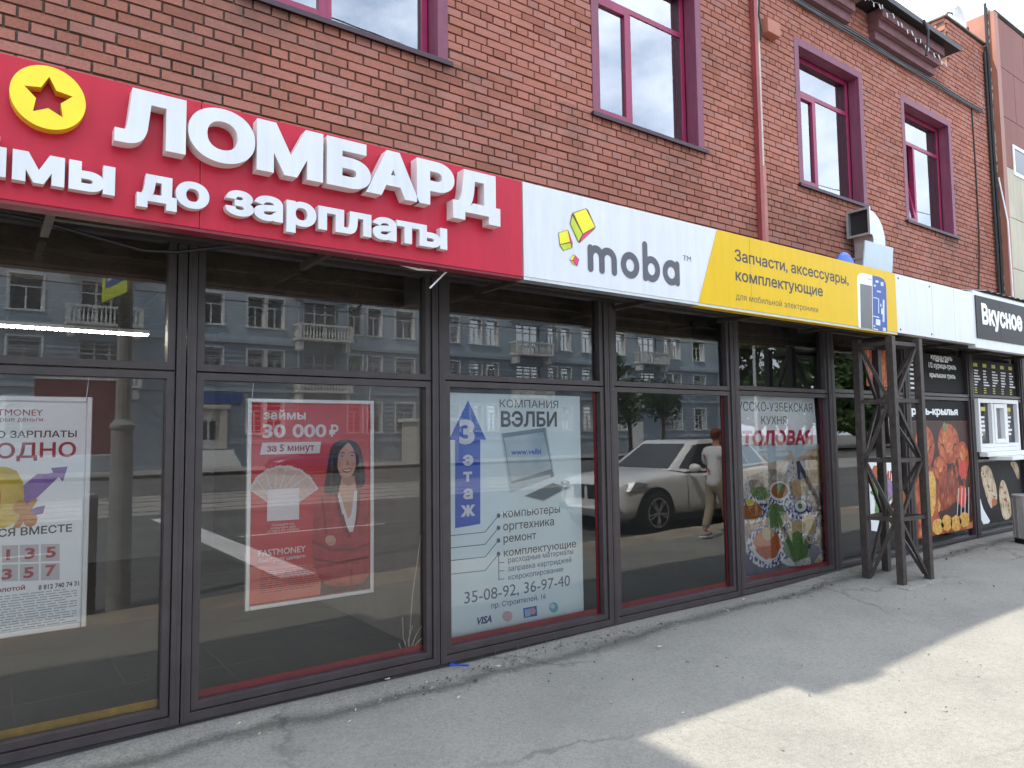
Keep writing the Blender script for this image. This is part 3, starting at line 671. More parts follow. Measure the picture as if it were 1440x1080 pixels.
m.add([(10.5, -.735, 3.362), (15.5, -.735, 3.362), (15.5, .3, 3.365), (10.5, .3, 3.365)], [(0, 1, 2, 3)])
m.build('sheet', mat('weathered_sheet', (.30, .29, .28), .6, .4, var=.3, vs=6), AW)

# ================================================================== LATTICE COLUMN
LC = thing('lattice_column', 'dark brown steel lattice column standing on the pavement under the yellow sign', 'column', (7.8, -.7, -.03))
L4 = [(7.91, -.39), (7.96, -.74), (8.49, -.78), (8.42, -.35)]; zp = -.08; zq = 2.60
for x, y in L4: MB().box(x-.038, x+.038, y-.038, y+.038, zp, zq).build('post', steel_br, LC, bevel=.004)
LV = [-.03, .62, 1.25, 1.90, 2.53]
for i in range(4):
    a, b = L4[i], L4[(i+1) % 4]; dx, dy = b[0]-a[0], b[1]-a[1]; L = hypot(dx, dy); ux, uy = dx/L*.045, dy/L*.045
    m = MB()
    for z in LV[1:]: m.bar((a[0]+ux, a[1]+uy, z), (b[0]-ux, b[1]-uy, z), .03, .042)
    m.build('strut', steel_br, LC)
    for k in range(4):
        f = (k+i) % 2 == 0
        p, q_ = (a, b) if f else (b, a)
        s = 1 if f else -1
        zl, zh = LV[k]+.02, LV[k+1]-.03
        MB().bar((p[0]+s*ux, p[1]+s*uy, zl), (q_[0]-s*ux, q_[1]-s*uy, zh), .03, .034).build('brace', steel_br, LC)
m = MB(); m.box(7.78, 8.62, -.89, -.27, -.14, -.062)
MB_foot = m.build('footing', PAVE, LC, bevel=.015)

# ================================================================== THINGS ON THE WALL
AD = thing('air_duct', 'bent galvanised ventilation duct with a square dark mouth above the yellow sign', 'duct', (9.0, .1, 3.3))
# square mouth looking left along the street, elbow dropping to an upright neck behind the sign
xm, ya, yb, za, zt_ = 9.28, .10, .36, 4.16, 4.47; ri = .07; hh_ = zt_-za; m = MB(); rg = [[(xm, ya, zt_), (xm, yb, zt_), (xm, yb, za), (xm, ya, za)]]
for k in range(13):
    t_ = rad(90*k/12); ro = ri+hh_; f_ = lambda q_: (xm+.03+q_*sin(t_), za-ri+q_*cos(t_))
    (xo, zo), (xi, zi) = f_(ro), f_(ri); rg.append([(xo, ya, zo), (xo, yb, zo), (xi, yb, zi), (xi, ya, zi)])
m.v = [p for q_ in rg for p in q_]; m.f = [(4*i+j, 4*i+(j+1) % 4, 4*i+4+(j+1) % 4, 4*i+4+j) for i in range(len(rg)-1) for j in range(4)]; m.m = [0]*len(m.f)
m.box(xm+.03+ri, xm+.03+ri+hh_, ya, yb, 3.21, za-ri-.002); m.build('bend', metal, AD)
m = MB(); e = .028
m.box(xm-.03, xm, ya-e, yb+e, zt_, zt_+e); m.box(xm-.03, xm, ya-e, yb+e, za-e, za); m.box(xm-.03, xm, ya-e, ya, za, zt_); m.box(xm-.03, xm, yb, yb+e, za, zt_); m.box(xm+ri+.01, xm+ri+hh_+.05, ya-.02, yb+.02, 3.86, 3.89); m.build('flange', metal, AD)
MB().poly([(xm+.03, ya+.002, za+.002), (xm+.03, yb-.002, za+.002), (xm+.03, yb-.002, zt_-.002), (xm+.03, ya+.002, zt_-.002)]).build('mouth', mat('duct_dark', (.01, .01, .011), .7), AD)
s4 = pix([(1216, 338), (1255, 349), (1253, 400), (1212, 390)], -.35)
tag(MB().prism(s4, -.36, -.345).build('metal_sheet', sheet_m), 'small grey metal sheet standing upright on the sign in front of the duct', 'sheet metal')
bd = P(1190, 372, -.4)
tag(MB().lathe([(0, -.03), (.17, -.02), (.2, 0), (.2, .02), (0, .021)], (bd[0], -.4, bd[1]-.06), 28, axis='y').build('round_cover', mat('blue_plastic', (.01, .10, .48), .35)), 'round blue cover peeping over the top edge of the yellow sign', 'cover')
DP = thing('downpipe', 'slim red downpipe running down the brick wall to the yellow sign', 'pipe', (7.33, .4, 3.2))
m = MB(); m.box(7.325, 7.385, YW-.085, YW-.022, 3.2, 7.19); m.build('pipe', mat('red_pipe', (.27, .05, .05), .5, var=.25, vs=3), DP)
m = MB(); m.box(7.395, 7.455, YW-.06, YW-.018, 4.75, 7.19); m.box(7.39, 7.47, YW-.07, YW-.018, 3.2, 4.74, 1); m.build('conduit', [mat('bare_wood', (.55, .50, .42), .8, var=.15), mat('pink_channel', (.42, .15, .12), .6, var=.2)], DP)
m = MB(); m.tube([(7.43, YW-.075, 7.15), (7.44, YW-.09, 6.9), (7.425, YW-.08, 6.6), (7.46, YW-.09, 6.4), (7.44, YW-.08, 6.3)], .012, 6); m.build('cable', cable_m, DP)
m = MB(); m.box(7.53, 7.79, YW-.13, YW-.014, 6.42, 6.6)
tag(m.build('junction_box', mat('box_brown', (.40, .14, .09), .6), bevel=.006), 'small brown box fixed to the bricks beside the downpipe', 'junction box')
m = MB(); pts = [(-4+.6*k, YW-.05, 7.13+.012*sin(k*1.7)) for k in range(31)]
m.tube(pts, .016, 6); m.tube([(x, y, z+.035) for x, y, z in pts], .010, 6); m.tube([(x, y-.01, z-.04) for x, y, z in pts[::2]], .012, 6)
tag(m.build('cable_bundle', mat('cable_grey', (.06, .06, .065), .5, var=.4, vs=3)), 'dark bundle of cables running along the wall below the cornice', 'cable')
m = MB(); m.tube([(13.6, YW-.03, 7.1), (13.62, YW-.03, 6.2), (13.6, YW-.035, 5.2), (13.58, YW-.03, 4.6), (13.45, YW-.03, 3.9), (13.45, YW-.03, 3.4)], .011, 6)
tag(m.build('wall_cable', cable_m), 'thin black cable hanging down the bricks near the right corner', 'cable')
for nm, lb, sx in (('string_lights', 'white string lights drooping from the right cornice block', 10.05), ('string_lights', 'white string lights drooping across the gap left of the right cornice block', 8.0)):
    m = MB(); rr = random.Random(int(sx*10)); pts = []
    for k in range(30):
        x = sx+.07*k; pts.append((x, .155+.01*sin(k), 7.56-.05*abs(sin(k*.8))-.008*k*(1 if sx > 9 else 0)))
    m.tube(pts, .005, 5, 1)
    for p in pts[::2]: m.tube([p, (p[0]+rr.uniform(-.03, .03), p[1]-.01, p[2]-.07)], .007, 5)
    tag(m.build(nm, [white_pl, mat('wire_grey', (.2, .2, .2), .5)]), lb, 'string lights', 'string lights on the cornice')
m = MB(); m.tube([(11.15, .08, 7.68), (11.2, .05, 7.5), (11.18, .06, 7.3), (11.14, .07, 7.12)], .018, 6)
tag(m.build('cable_end', cable_m), 'short black cable end hanging over the right cornice block', 'cable')
RA = thing('roof_antenna', 'tangle of white dish and black brackets on the parapet corner', 'antenna', (13.7, .6, 8.49))
m = MB(); m.lathe([(0, .0), (.1, -.01), (.19, -.05), (.24, -.09)], (13.45, .55, 8.66), 20, axis='y'); m.build('dish', white_pl, RA)
m = MB(); m.tube([(13.2, .6, 8.49), (13.3, .6, 8.8), (13.5, .6, 8.86), (13.75, .6, 8.74), (13.85, .62, 8.49)], .018, 6); m.bar((13.45, .6, 8.49), (13.45, .6, 8.7), .03); m.box(13.8, 13.95, .55, .7, 8.49, 8.68); m.bar((14.1, .6, 8.49), (14.1, .6, 8.8), .04); m.build('bracket', cable_m, RA)
BK = thing('wall_bracket', 'broken pale wooden bracket sticking out above the blank white sign', 'bracket', (12.2, .2, 3.5))
m = MB(); m.bar((11.9, -.2, 3.52), (13.0, .38, 3.78), .03, .03); m.tube([(12.5, .1, 3.64), (12.65, .12, 3.5), (12.5, .05, 3.44)], .012, 6); m.build('arm', mat('bare_wood2', (.50, .46, .38), .8), BK)
MB().box(12.95, 13.1, .36, .43, 3.72, 3.86).build('clamp', cable_m, BK)

# ================================================================== NEIGHBOUR
NB = thing('tiled_building', 'tall neighbouring building faced with brown tiles above and cream tiles below', 'building', (16, .1, 0))
XN = 14.36; YN = .28
tile_b = mat('brown_tile', (.235, .085, .068), .6, var=.1, vs=.8, spec=.25, streak=.12); tile_c = mat('cream_tile', (.47, .43, .32), .6, var=.1, vs=2, streak=.15)
m = MB(); m.box(XN+.02, 30, YN+.03, 12, -.1, 9.0); m.build('wall', mat('joint_black', (.02, .018, .018), .8), NB)
tb = MB(); tcm = MB(); r = 0; z = -.19
while z < 9.0:
    h_ = .92; zz = min(z+h_-.012, 9.04); up = z+h_ > 6.4; x = XN+.17+(.0 if r % 2 else -.55)
    while x < 24:
        a, b = max(x, XN+.17), x+1.18; x += 1.192
        wz = (14.85 < b and a < 15.75 and False)
        if b-a > .05: (tb if up else tcm).box(a, b, YN, YN+.029, z, zz)
    z += h_; r += 1
tb.build('brown_tiles', tile_b, NB); tcm.build('cream_tiles', tile_c, NB)
cn = MB(); cn.box(XN, XN+.165, YN-.02, YN+.03, 3.0, 9.05); cn.box(XN-.001, XN+.012, YN-.019, YW+.45, 3.0, 9.049); cn.build('corner_flashing', mat('terracotta_flashing', (.30, .115, .075), .5, var=.12, vs=2), NB)
m = MB(); m.box(XN+.02, 30, YN-.03, 12, 9.06, 9.1); m.build('roof', metal, NB)
nw = MB(); nx0, nz1 = P(1423, 203, YN); nx1, nz0 = nx0+.75, P(1424, 245, YN)[1]
nw.box(nx0, nx0+.06, YN-.015, YN+.02, nz0, nz1); nw.box(nx1-.06, nx1, YN-.015, YN+.02, nz0, nz1); nw.box(nx0+.06, nx1-.06, YN-.015, YN+.02, nz0, nz0+.06); nw.box(nx0+.06, nx1-.06, YN-.015, YN+.02, nz1-.06, nz1)
nwo = nw.build('window', white_pl, NB); MB().poly([(nx0+.05, YN-.004, nz0+.05), (nx1-.05, YN-.004, nz0+.05), (nx1-.05, YN-.004, nz1-.05), (nx0+.05, YN-.004, nz1-.05)]).build('pane', mat('dark_pane', (.03, .03, .035), .08), nwo)
m = MB(); m.tube([(14.30, .37, 9.2), (14.30, .37, 6.5), (14.31, .36, 4.8), (14.30, .37, 3.2)], .027, 8); m.tube([(14.24, .40, 8.3), (14.24, .39, 3.2)], .022, 8); m.tube([(14.33, .33, 6.0), (14.35, .24, 5.2), (14.35, .23, 4.3), (14.35, .23, 3.3)], .012, 6, 1)
tag(m.build('corner_cables', [mat('black_conduit', (.014, .014, .015), .6, var=.3), white_pl]), 'black conduits squeezed into the corner between brick and tiled building', 'conduit')
m = MB(); rr = random.Random(4)
for k in range(90):
    z = 3.2+k*.066; m.box(14.337+rr.uniform(-.004, .004), 14.357, YN+.075+rr.uniform(-.01, .02), YN+.13, z, z+.06)
m.build('torn_filler', mat('pale_foam', (.52, .45, .36), .9, var=.3, vs=10), NB)

# ================================================================== POSTERS BEHIND THE GLASS
poster_white = mat('poster_white', (.88, .92, .93), .45, var=.02)
poster_red = mat('poster_red', (.60, .045, .055), .45, var=.06, vs=2)
salmon = mat('poster_salmon', (.72, .19, .15), .45, var=.04)
red_ink = mat('red_ink', (.36, .03, .05), .5, var=.05); grey_ink = mat('grey_ink', (.06, .06, .075), .5, var=.05); navy_ink = mat('navy_ink', (.035, .085, .22), .5, var=.05); fine_ink = mat('fine_print', (.40, .42, .44), .5, var=.05); blue_ink = mat('blue_ink', (.01, .10, .55), .45, var=.08, vs=5)
silver = mat('silver_frame', (.66, .69, .71), .3, .55, var=.06)
def frame_poster(root, x0, x1, z0, z1, Y, sheet):
    fr = MB(); wd = .028
    fr.box(x0, x0+wd, Y-.018, Y+.012, z0, z1); fr.box(x1-wd, x1, Y-.018, Y+.012, z0, z1); fr.box(x0+wd, x1-wd, Y-.018, Y+.012, z0, z0+wd); fr.box(x0+wd, x1-wd, Y-.018, Y+.012, z1-wd, z1)
    fr.build('frame', silver, root, bevel=.004)
    MB().box(x0+wd-.002, x1-wd+.002, Y, Y+.01, z0+wd-.002, z1-wd+.002).build('sheet', sheet, root)
    ch = MB()
    for x in (x0+.03, x1-.03): ch.tube([(x, Y, z1), (x+.01, Y, z1+.12)], .002, 4)
    ch.build('hanging_cord', silver, root)
YP = .085; Y1 = YP-.0015; Y2 = YP-.003; Y3 = YP-.0045; Y4 = YP-.006
def flats(name, parent, items, Y=None):
    """items: (material, outline in photo pixels, layer)"""
    mats = []; m = MB()
    for mt, pts, ly in items:
        if mt not in mats: mats.append(mt)
        y = (YP if Y is None else Y)-.0015*ly; m.flat(pix(pts, y), y, mats.index(mt))
    return m.build(name, mats, parent)
# --- white loan poster, cut by the left edge of the picture
A1 = thing('framed_poster', 'white framed loan poster with purple arrows hanging in the left shop window', 'poster', (.07, YP, .56))
frame_poster(A1, -.36, .502, .555, 1.82, YP, poster_white)
T = lambda s, l, r, b, t, m, **k: ptext('lettering', s, l, (r, b), b, t, Y1, m, A1, **k)
T('FASTMONEY', -29, 60, 584, 574.7, red_ink, w=-.005); T('быстрые деньги', -27, 60, 592.5, 588, red_ink, w=.0, ref='ы')
T('ДО ЗАРПЛАТЫ', -20, 107.8, 616, 606, grey_ink, w=.02); T('ВЫГОДНО', -92, 106.5, 647, 624, red_ink, w=.02)
T('СЯ ВМЕСТЕ', -3, 101, 755.5, 744, grey_ink, w=.02)
T('золотой', -11, 35, 834.5, 829, red_ink, w=.03, ref='о'); T('8 812 740 74 31', 54, 111, 830, 823, grey_ink, w=.03, ref='8')
tile_g = mat('tile_grey', (.55, .52, .53), .5, var=.03)
its = []
for r_, (ya, yb) in enumerate(((815, 905), (912, 1000))):
    for c_, (xa, xb) in enumerate(((-90, 0), (10, 92), (100, 196), (207, 302))):
        its.append((tile_g, zpts(0, 540, 3.6, [(xa, ya+3-.03*xa), (xb, ya+3-.03*xb), (xb, yb-.03*xb), (xa, yb-.03*xa)]), 1))
flats('number_tile', A1, its)
for ch, l, r, b, t in (('1', 30, 50, 893, 838), ('3', 124, 176, 888, 832), ('5', 232, 282, 882, 826), ('3', 8, 60, 993, 938), ('5', 118, 170, 985, 930), ('7', 228, 282, 975, 918), ('8', -80, -30, 895, 840), ('9', -82, -34, 996, 940)):
    x = zpts(0, 540, 3.6, [(l, b), (l, t), (r, b)]); ptext('lettering', ch, x[0][0], x[2], x[0][1], x[1][1], Y2, red_ink, A1, w=.03, ref='5')
purple = mat('purple_print', (.24, .13, .42), .45, var=.2, vs=7); gold = mat('gold_print', (.66, .47, .04), .45, var=.25, vs=6); gold_d = mat('gold_side', (.55, .22, .03), .5)
Z6 = lambda L: zpts(0, 540, 3.6, L)
flats('arrow_picture', A1, [(purple, Z6([(60, 560), (190, 455), (232, 455), (270, 450), (258, 425), (342, 418), (318, 495), (298, 470), (150, 612), (110, 640)]), 1), (purple, Z6([(150, 640), (190, 622), (228, 615), (218, 655), (160, 668)]), 1)])
flats('zero_picture', A1, [(gold, Z6([(-100, 420), (30, 420), (85, 440), (118, 500), (122, 570), (110, 650), (75, 705), (20, 730), (-100, 730)]), 2), (gold_d, Z6([(-40, 480), (-5, 500), (5, 560), (0, 640), (-20, 675), (-60, 690)]), 3)])
ptext('zero_picture', '%', *[Z6([(62, 735)])[0][0], Z6([(188, 735)])[0], Z6([(62, 730)])[0][1], Z6([(62, 590)])[0][1]], Y4, gold_d, A1, w=.06, ref='%')
mb = MB()
for k in range(14):
    z = .765-.0135*k; e = .455 if k % 4 else .40; x = -.31
    while x < e: l_ = random.uniform(.02, .07); mb.flat([(x, z), (min(x+l_, e), z), (min(x+l_, e), z+.0055), (x, z+.0055)], Y1); x += l_+.008
mb.build('fine_print', fine_ink, A1)
# --- red loan poster with a woman
A2 = thing('framed_poster', 'red framed loan poster showing a smiling dark haired woman with crossed arms', 'poster', (1.79, YP, .51))
frame_poster(A2, 1.355, 2.225, .505, 1.832, YP, poster_red)
ZA = lambda L: zpts(260, 360, 3.6, L)
ZB = lambda L: zpts(260, 640, 3.6, L)
T = lambda s, l, r, b, t, m, **k: ptext('lettering', s, l, (r, b), b, t, k.pop('Y', Y1), m, A2, **k)
flats('lower_field', A2, [(salmon, ZB([(330, 566), (698, 550), (686, 705), (322, 758)]), 1)])
T('займы', 370.3, 430, 590, 579.5, white_print, w=.03, ref='а'); T('30 000', 369, 459, 616, 596.5, white_print, w=.028, ref='3'); T('₽', 463, 476, 614, 597, white_print, w=.03)
flats('label_strip', A2, [(white_print, ZA([(392, 946), (690, 940), (682, 998), (380, 1006)]), 1)])
T('за 5 минут', 375.5, 442, 635.5, 625.5, red_ink, w=.02, ref='5', Y=Y2)
note = ramp_mat('banknote_print', [(.62, .46, .40), (.70, .62, .55), (.58, .40, .36)], 40, rough=.5)
note_w = mat('banknote_edge', (.74, .70, .66), .5, var=.03); its = []
cx_, cy_ = 500, 240
for k, a in enumerate((-56, -37, -18, 0, 18, 37, 55)):
    a = rad(a); dx, dy = sin(a), -cos(a); nx, ny_ = cos(a), sin(a); r0, r1, hw = 40, 186, 44
    q = lambda r0, r1, hw: ZB([(cx_+dx*r0-nx*hw, cy_+dy*r0-ny_*hw), (cx_+dx*r1-nx*hw, cy_+dy*r1-ny_*hw), (cx_+dx*r1+nx*hw, cy_+dy*r1+ny_*hw), (cx_+dx*r0+nx*hw, cy_+dy*r0+ny_*hw)])
    its += [(note_w, q(r0, r1, hw), 1+.35*k), (note, q(r0+8, r1-12, hw-7), 1.15+.35*k)]
its.append((white_print, ZB([(418, 175), (580, 165), (578, 325), (415, 335)]), 4))
flats('banknote_fan', A2, its)
for k, (s, l, r) in enumerate((('Сканируйте код', 442, 553), ('и получайте займ', 436, 560), ('на карту без справок', 418, 578))):
    a = ZB([(l, 360+16*k), (l, 348+16*k), (r, 360+16*k)]); T(s, a[0][0], a[2][0], a[0][1], a[1][1], white_print, w=.0)
T('FASTMONEY', 363.3, 430, 783, 773.5, white_print, w=.02, Y=Y2); T('быстрые деньги', 363.3, 430, 791.5, 787.3, white_print, w=.01, ref='ы', Y=Y2)
flats('underline', A2, [(white_print, ZB([(470, 517), (612, 508), (612, 511), (470, 520)]), 2)])
skin = mat('poster_skin', (.66, .41, .31), .5, var=.08, vs=12); skin_d = mat('poster_skin_shadow', (.50, .28, .20), .5, var=.05); hair = mat('poster_hair', (.022, .018, .02), .45, var=.4, vs=30)
blazer = mat('poster_blazer', (.46, .055, .06), .5, var=.25, vs=14); blazer_d = mat('poster_blazer_fold', (.27, .03, .036), .5, var=.2); lip = mat('poster_lips', (.38, .07, .07), .5); tooth = mat('poster_teeth', (.8, .78, .75), .5, var=0); eye = mat('poster_eye', (.02, .015, .02), .4, var=0); trous = mat('poster_trousers', (.05, .035, .04), .6, var=.15)
def sm(pts, n=3):                            # rounded outline
    for _ in range(n):
        o = []
        for i in range(len(pts)):
            a, b = pts[i], pts[(i+1) % len(pts)]; o += [(a[0]*.75+b[0]*.25, a[1]*.75+b[1]*.25), (a[0]*.25+b[0]*.75, a[1]*.25+b[1]*.75)]
        pts = o
    return pts
wo = ZB
flats('woman_picture', A2, [
 (trous, wo([(690, 640), (935, 600), (934, 672), (684, 708)]), 2),
 (hair, wo(sm([(720, 200), (700, 190), (722, 60), (735, -40), (775, -78), (850, -80), (890, -40), (905, 40), (915, 120), (905, 165), (870, 168), (780, 200)], 2)), 2),
 (blazer, wo(sm([(648, 440), (655, 300), (672, 225), (700, 205), (770, 195), (800, 300), (828, 390), (850, 300), (870, 175), (905, 170), (936, 190), (936, 520), (930, 640), (800, 668), (690, 655), (640, 520)], 1)), 3),
 (skin, wo([(795, 110), (858, 105), (868, 175), (838, 320), (826, 330), (775, 200)]), 4),
 (white_print, wo([(770, 205), (786, 196), (826, 325), (842, 300), (858, 178), (872, 178), (868, 300), (852, 388), (812, 392), (795, 310)]), 5),
 (skin, wo(sm([(765, 10), (770, -40), (800, -62), (850, -60), (868, -20), (868, 50), (850, 100), (822, 128), (795, 118), (772, 70)], 2)), 5),
 (hair, wo(sm([(760, 60), (752, -30), (790, -72), (830, -70), (812, -50), (782, -20), (772, 30), (775, 130), (765, 170), (745, 160)], 2)), 6),
 (hair, wo(sm([(828, -68), (862, -50), (876, 0), (880, 80), (886, 150), (872, 150), (868, 60), (862, -10), (845, -45)], 2)), 6),
 (skin_d, wo([(797, 112), (858, 106), (862, 135), (830, 158), (800, 140)]), 4.5), (mat('poster_blush', (.64, .34, .27), .5), wo(ell(785, 48, 13, 14)), 5.3), (MATS['poster_blush'], wo(ell(853, 46, 12, 14)), 5.3), (skin_d, wo(sm([(822, 128), (796, 117), (772, 70), (770, 40), (780, 80), (800, 108), (825, 116), (848, 98)], 1)), 5.4),
 (tooth, wo([(783, 6), (796, -2), (812, 5), (797, 11)]), 5.7), (tooth, wo([(833, 3), (847, -5), (860, 2), (847, 9)]), 5.7), (skin_d, wo([(783, 2), (796, -5), (812, 1), (812, 4), (796, -2), (783, 5)]), 6.3), (skin_d, wo([(833, -1), (847, -8), (861, -2), (861, 1), (847, -5), (833, 2)]), 6.3),
 (mat('poster_hair_light', (.10, .06, .045), .45, var=.4, vs=40), wo([(735, 150), (740, 20), (758, -40), (748, 30), (746, 160)]), 6.4), (MATS['poster_hair_light'], wo([(893, 150), (890, 20), (872, -45), (884, 20), (886, 150)]), 6.4), (MATS['poster_hair_light'], wo([(760, -40), (800, -73), (838, -74), (800, -66)]), 6.4),
 (eye, wo([(786, 6), (796, 0), (808, 5), (797, 9)]), 6), (eye, wo([(836, 3), (846, -3), (857, 2), (847, 7)]), 6),
 (hair, wo([(782, -8), (796, -16), (811, -11), (811, -8), (796, -11)]), 6), (hair, wo([(833, -12), (847, -18), (861, -11), (847, -13)]), 6),
 (skin_d, wo([(822, 15), (830, 46), (836, 48), (826, 52), (814, 50), (818, 46)]), 6),
 (lip, wo([(794, 72), (812, 68), (822, 70), (834, 67), (850, 68), (838, 84), (822, 90), (805, 86)]), 6), (tooth, wo([(800, 73), (822, 73), (845, 70), (834, 80), (822, 83), (808, 81)]), 7),
 (blazer_d, wo([(690, 215), (700, 210), (722, 400), (712, 400)]), 4), (blazer_d, wo([(760, 200), (772, 198), (800, 310), (845, 420), (800, 380), (775, 300)]), 5.5), (blazer_d, wo([(880, 176), (890, 174), (882, 300), (858, 400), (866, 300)]), 5.5), (blazer_d, wo([(648, 428), (740, 470), (860, 472), (935, 440), (935, 452), (860, 486), (735, 486), (645, 445)]), 4),
 (blazer_d, wo([(655, 520), (780, 540), (930, 510), (930, 522), (785, 552), (655, 534)]), 4), (blazer_d, wo([(795, 300), (803, 300), (835, 420), (825, 420)]), 6),
 (skin, wo(sm([(712, 408), (760, 405), (766, 450), (735, 462), (708, 440)], 2)), 6), (skin_d, wo([(718, 446), (758, 440), (758, 444), (720, 450)]), 7),
 (blazer_d, wo([(838, 580), (846, 580), (850, 660), (832, 662)]), 4)])
mb = MB()
for k in range(11):
    z = .735-.0135*k; e = 1.855 if k % 5 else 1.80; x = 1.45
    while x < e: l_ = random.uniform(.02, .06); mb.flat([(x, z), (min(x+l_, e), z), (min(x+l_, e), z+.005), (x, z+.005)], Y2); x += l_+.007
mb.build('fine_print', mat('fine_red', (.38, .07, .06), .5, var=0), A2)
# --- pale computer company banner
A3 = thing('company_banner', 'pale blue company banner with a blue arrow and a computer picture filling its window', 'banner', (3.49, YP, .05))
bx = [P(626.5, 553, YP), P(816.5, 557, YP), P(821.9, 858, YP), P(627.5, 899, YP)]
MB().prism([(2.80, 1.905), (4.168, 1.905), (4.168, .075), (2.80, .06)], YP, YP+.004).build('sheet', mat('pale_banner', (.79, .895, .91), .5, var=.03, vs=1), A3)
V0 = lambda L: zpts(600, 380, 4.8, L)
V1 = lambda L: zpts(600, 600, 4.8, L)
V2 = lambda L: zpts(600, 780, 4.8, L)
T = lambda s, z, l, r, b, t, m, **k: ptext('lettering', s, z([(l, b)])[0][0], z([(r, b)])[0], z([(l, b)])[0][1], z([(l, t)])[0][1], k.pop('Y', Y1), m, A3, **k)
flats('arrow_picture', A3, [(blue_ink, V0([(280, 878), (402, 1143), (362, 1143), (362, 1712), (192, 1742), (192, 1145), (150, 1145)]), 1)])
T('3', V1, 220, 325, 122, -50, white_print, w=.045, ref='3', Y=Y2)
for ch, l, r, b, t in (('э', 243, 315, 265, 190), ('т', 247, 307, 372, 305), ('а', 247, 312, 493, 420), ('ж', 230, 328, 610, 532)):
    T(ch, V1, l, r, b, t, white_print, w=.045, ref=ch, Y=Y2)
T('КОМПАНИЯ', V0, 493, 888, 925, 872, grey_ink, w=.0); T('ВЭЛБИ', V0, 502, 880, 1058, 950, grey_ink, w=.03)
scr = ramp_mat('screen_print', [(.30, .42, .50), (.50, .60, .64), (.62, .70, .72)], 3); mon = mat('monitor_print', (.20, .27, .31), .4, var=.1); key = mat('keyboard_print', (.10, .14, .17), .45, var=.2, vs=60)
pal = mat('monitor_edge', (.55, .63, .66), .4)
flats('computer_picture', A3, [(pal, V1([(500, 48), (806, 3), (862, 335), (572, 445), (560, 440)]), 1), (mon, V1([(508, 46), (800, 8), (852, 318), (570, 384)]), 2), (scr, V1([(522, 76), (786, 36), (838, 262), (566, 352)]), 3), (pal, V1([(566, 352), (838, 262), (842, 285), (570, 372)]), 3),
  (mon, V1([(830, 312), (856, 305), (860, 338), (838, 345)]), 3), (pal, V1([(652, 470), (852, 376), (968, 412), (788, 508)]), 1), (key, V1([(664, 468), (850, 381), (952, 412), (788, 498)]), 2), (mon, V1(ell(938, 380, 29, 18)), 1), (pal, V1(ell(932, 374, 14, 8)), 2)])
T('www.velbi', V1, 570, 772, 192, 165, blue_ink, w=.03, ref='v', Y=Y4)
its = []
for y in (600, 683, 768, 860):
    its.append((navy_ink, V1(ell(485, y, 12, 16, 14)), 2))
    for (xa, ya), (xb, yb) in (((485, y), (395, y+111)), ((395, y+111), (134, y+139+.0*y))):
        n_ = 4 if True else 0; d_ = hypot(xb-xa, yb-ya); ox, oy = -(yb-ya)/d_*2.4, (xb-xa)/d_*2.4
        its.append((navy_ink, V1([(xa+ox, ya+oy), (xb+ox, yb+oy), (xb-ox, yb-oy), (xa-ox, ya-oy)]), 1 if xb > 200 else 1.4))
its.append((navy_ink, V1([(484, 868), (489, 868), (490, 1035), (485, 1035)]), 1.7))
for y in (918, 974, 1030): its.append((navy_ink, V1([(490, y-2), (524, y-5), (524, y), (490, y+3)]), 2.1))
flats('bullet_line', A3, its)
for s, l, r, b, t in (('компьютеры', 517, 900, 616, 573), ('оргтехника', 517, 860, 702, 658), ('ремонт', 519, 740, 784, 742), ('комплектующие', 521, 1010, 878, 838)): T(s, V1, l, r, b, t, grey_ink, w=.008, ref='п')
for s, l, r, b, t in (('расходные материалы', 550, 990, 920, 891), ('заправка картриджей', 549, 978, 978, 950), ('ксерокопирование', 552, 922, 1036, 1008)): T(s, V1, l, r, b, t, navy_ink, w=.006, ref='п')
T('35-08-92, 36-97-40', V2, 255, 970, 333, 254, navy_ink, w=.002, ref='5'); T('пр. Строителей, 16', V2, 437, 805, 364, 326, navy_ink, w=.004, ref='С'); T('VISA', V2, 330, 440, 478, 424, navy_ink, w=.04, slant=.25)
flats('payment_mark', A3, [(mat('rose_print', (.66, .46, .52), .5), V2(ell(545, 415, 34, 36)), 1), (blue_ink, V2([(652, 362), (742, 345), (746, 412), (656, 428)]), 1), (mat('sky_print', (.35, .55, .72), .5), V2([(660, 370), (700, 362), (702, 414), (664, 420)]), 2), (mat('rose_print2', (.62, .36, .42), .5), V2(ell(716, 381, 20, 24)), 2), (mat('teal_print', (.16, .46, .56), .5), V2(ell(857, 356, 30, 35)), 1), (mat('teal_light', (.5, .7, .76), .5), V2(ell(850, 348, 16, 18)), 2)])
# --- restaurant banner
A4 = thing('restaurant_banner', 'restaurant banner with blue patterned plates of food and red canteen lettering', 'banner', (7.1, YP, .05))
MB().prism([(6.275, 1.96), (7.80, 1.96), (7.86, 1.0), (7.86, .06), (6.275, .06)], YP, YP+.004).build('sheet', poster_white, A4)
R0 = lambda L: zpts(1020, 440, 4.8, L)
R1 = lambda L: zpts(1020, 620, 4.8, L)
T = lambda s, z, l, r, b, t, m, **k: ptext('lettering', s, z([(l, b)])[0][0], z([(r, b)])[0], z([(l, b)])[0][1], z([(l, t)])[0][1], k.pop('Y', Y1), m, A4, **k)
serif = dark_text
T('РУССКО-УЗБЕКСКАЯ', R0, 50, 588, 660, 597, serif, w=-.005); T('КУХНЯ', R0, 245, 414, 752, 696, serif, w=-.005)
T('СТОЛОВАЯ', R0, 32, 592, 900, 796, mat('canteen_red', (.50, .02, .06), .45), w=.045, slant=.10, Y=Y2); T('СТОЛОВАЯ', R0, 27, 597, 905, 790, white_print, w=.075, slant=.10)
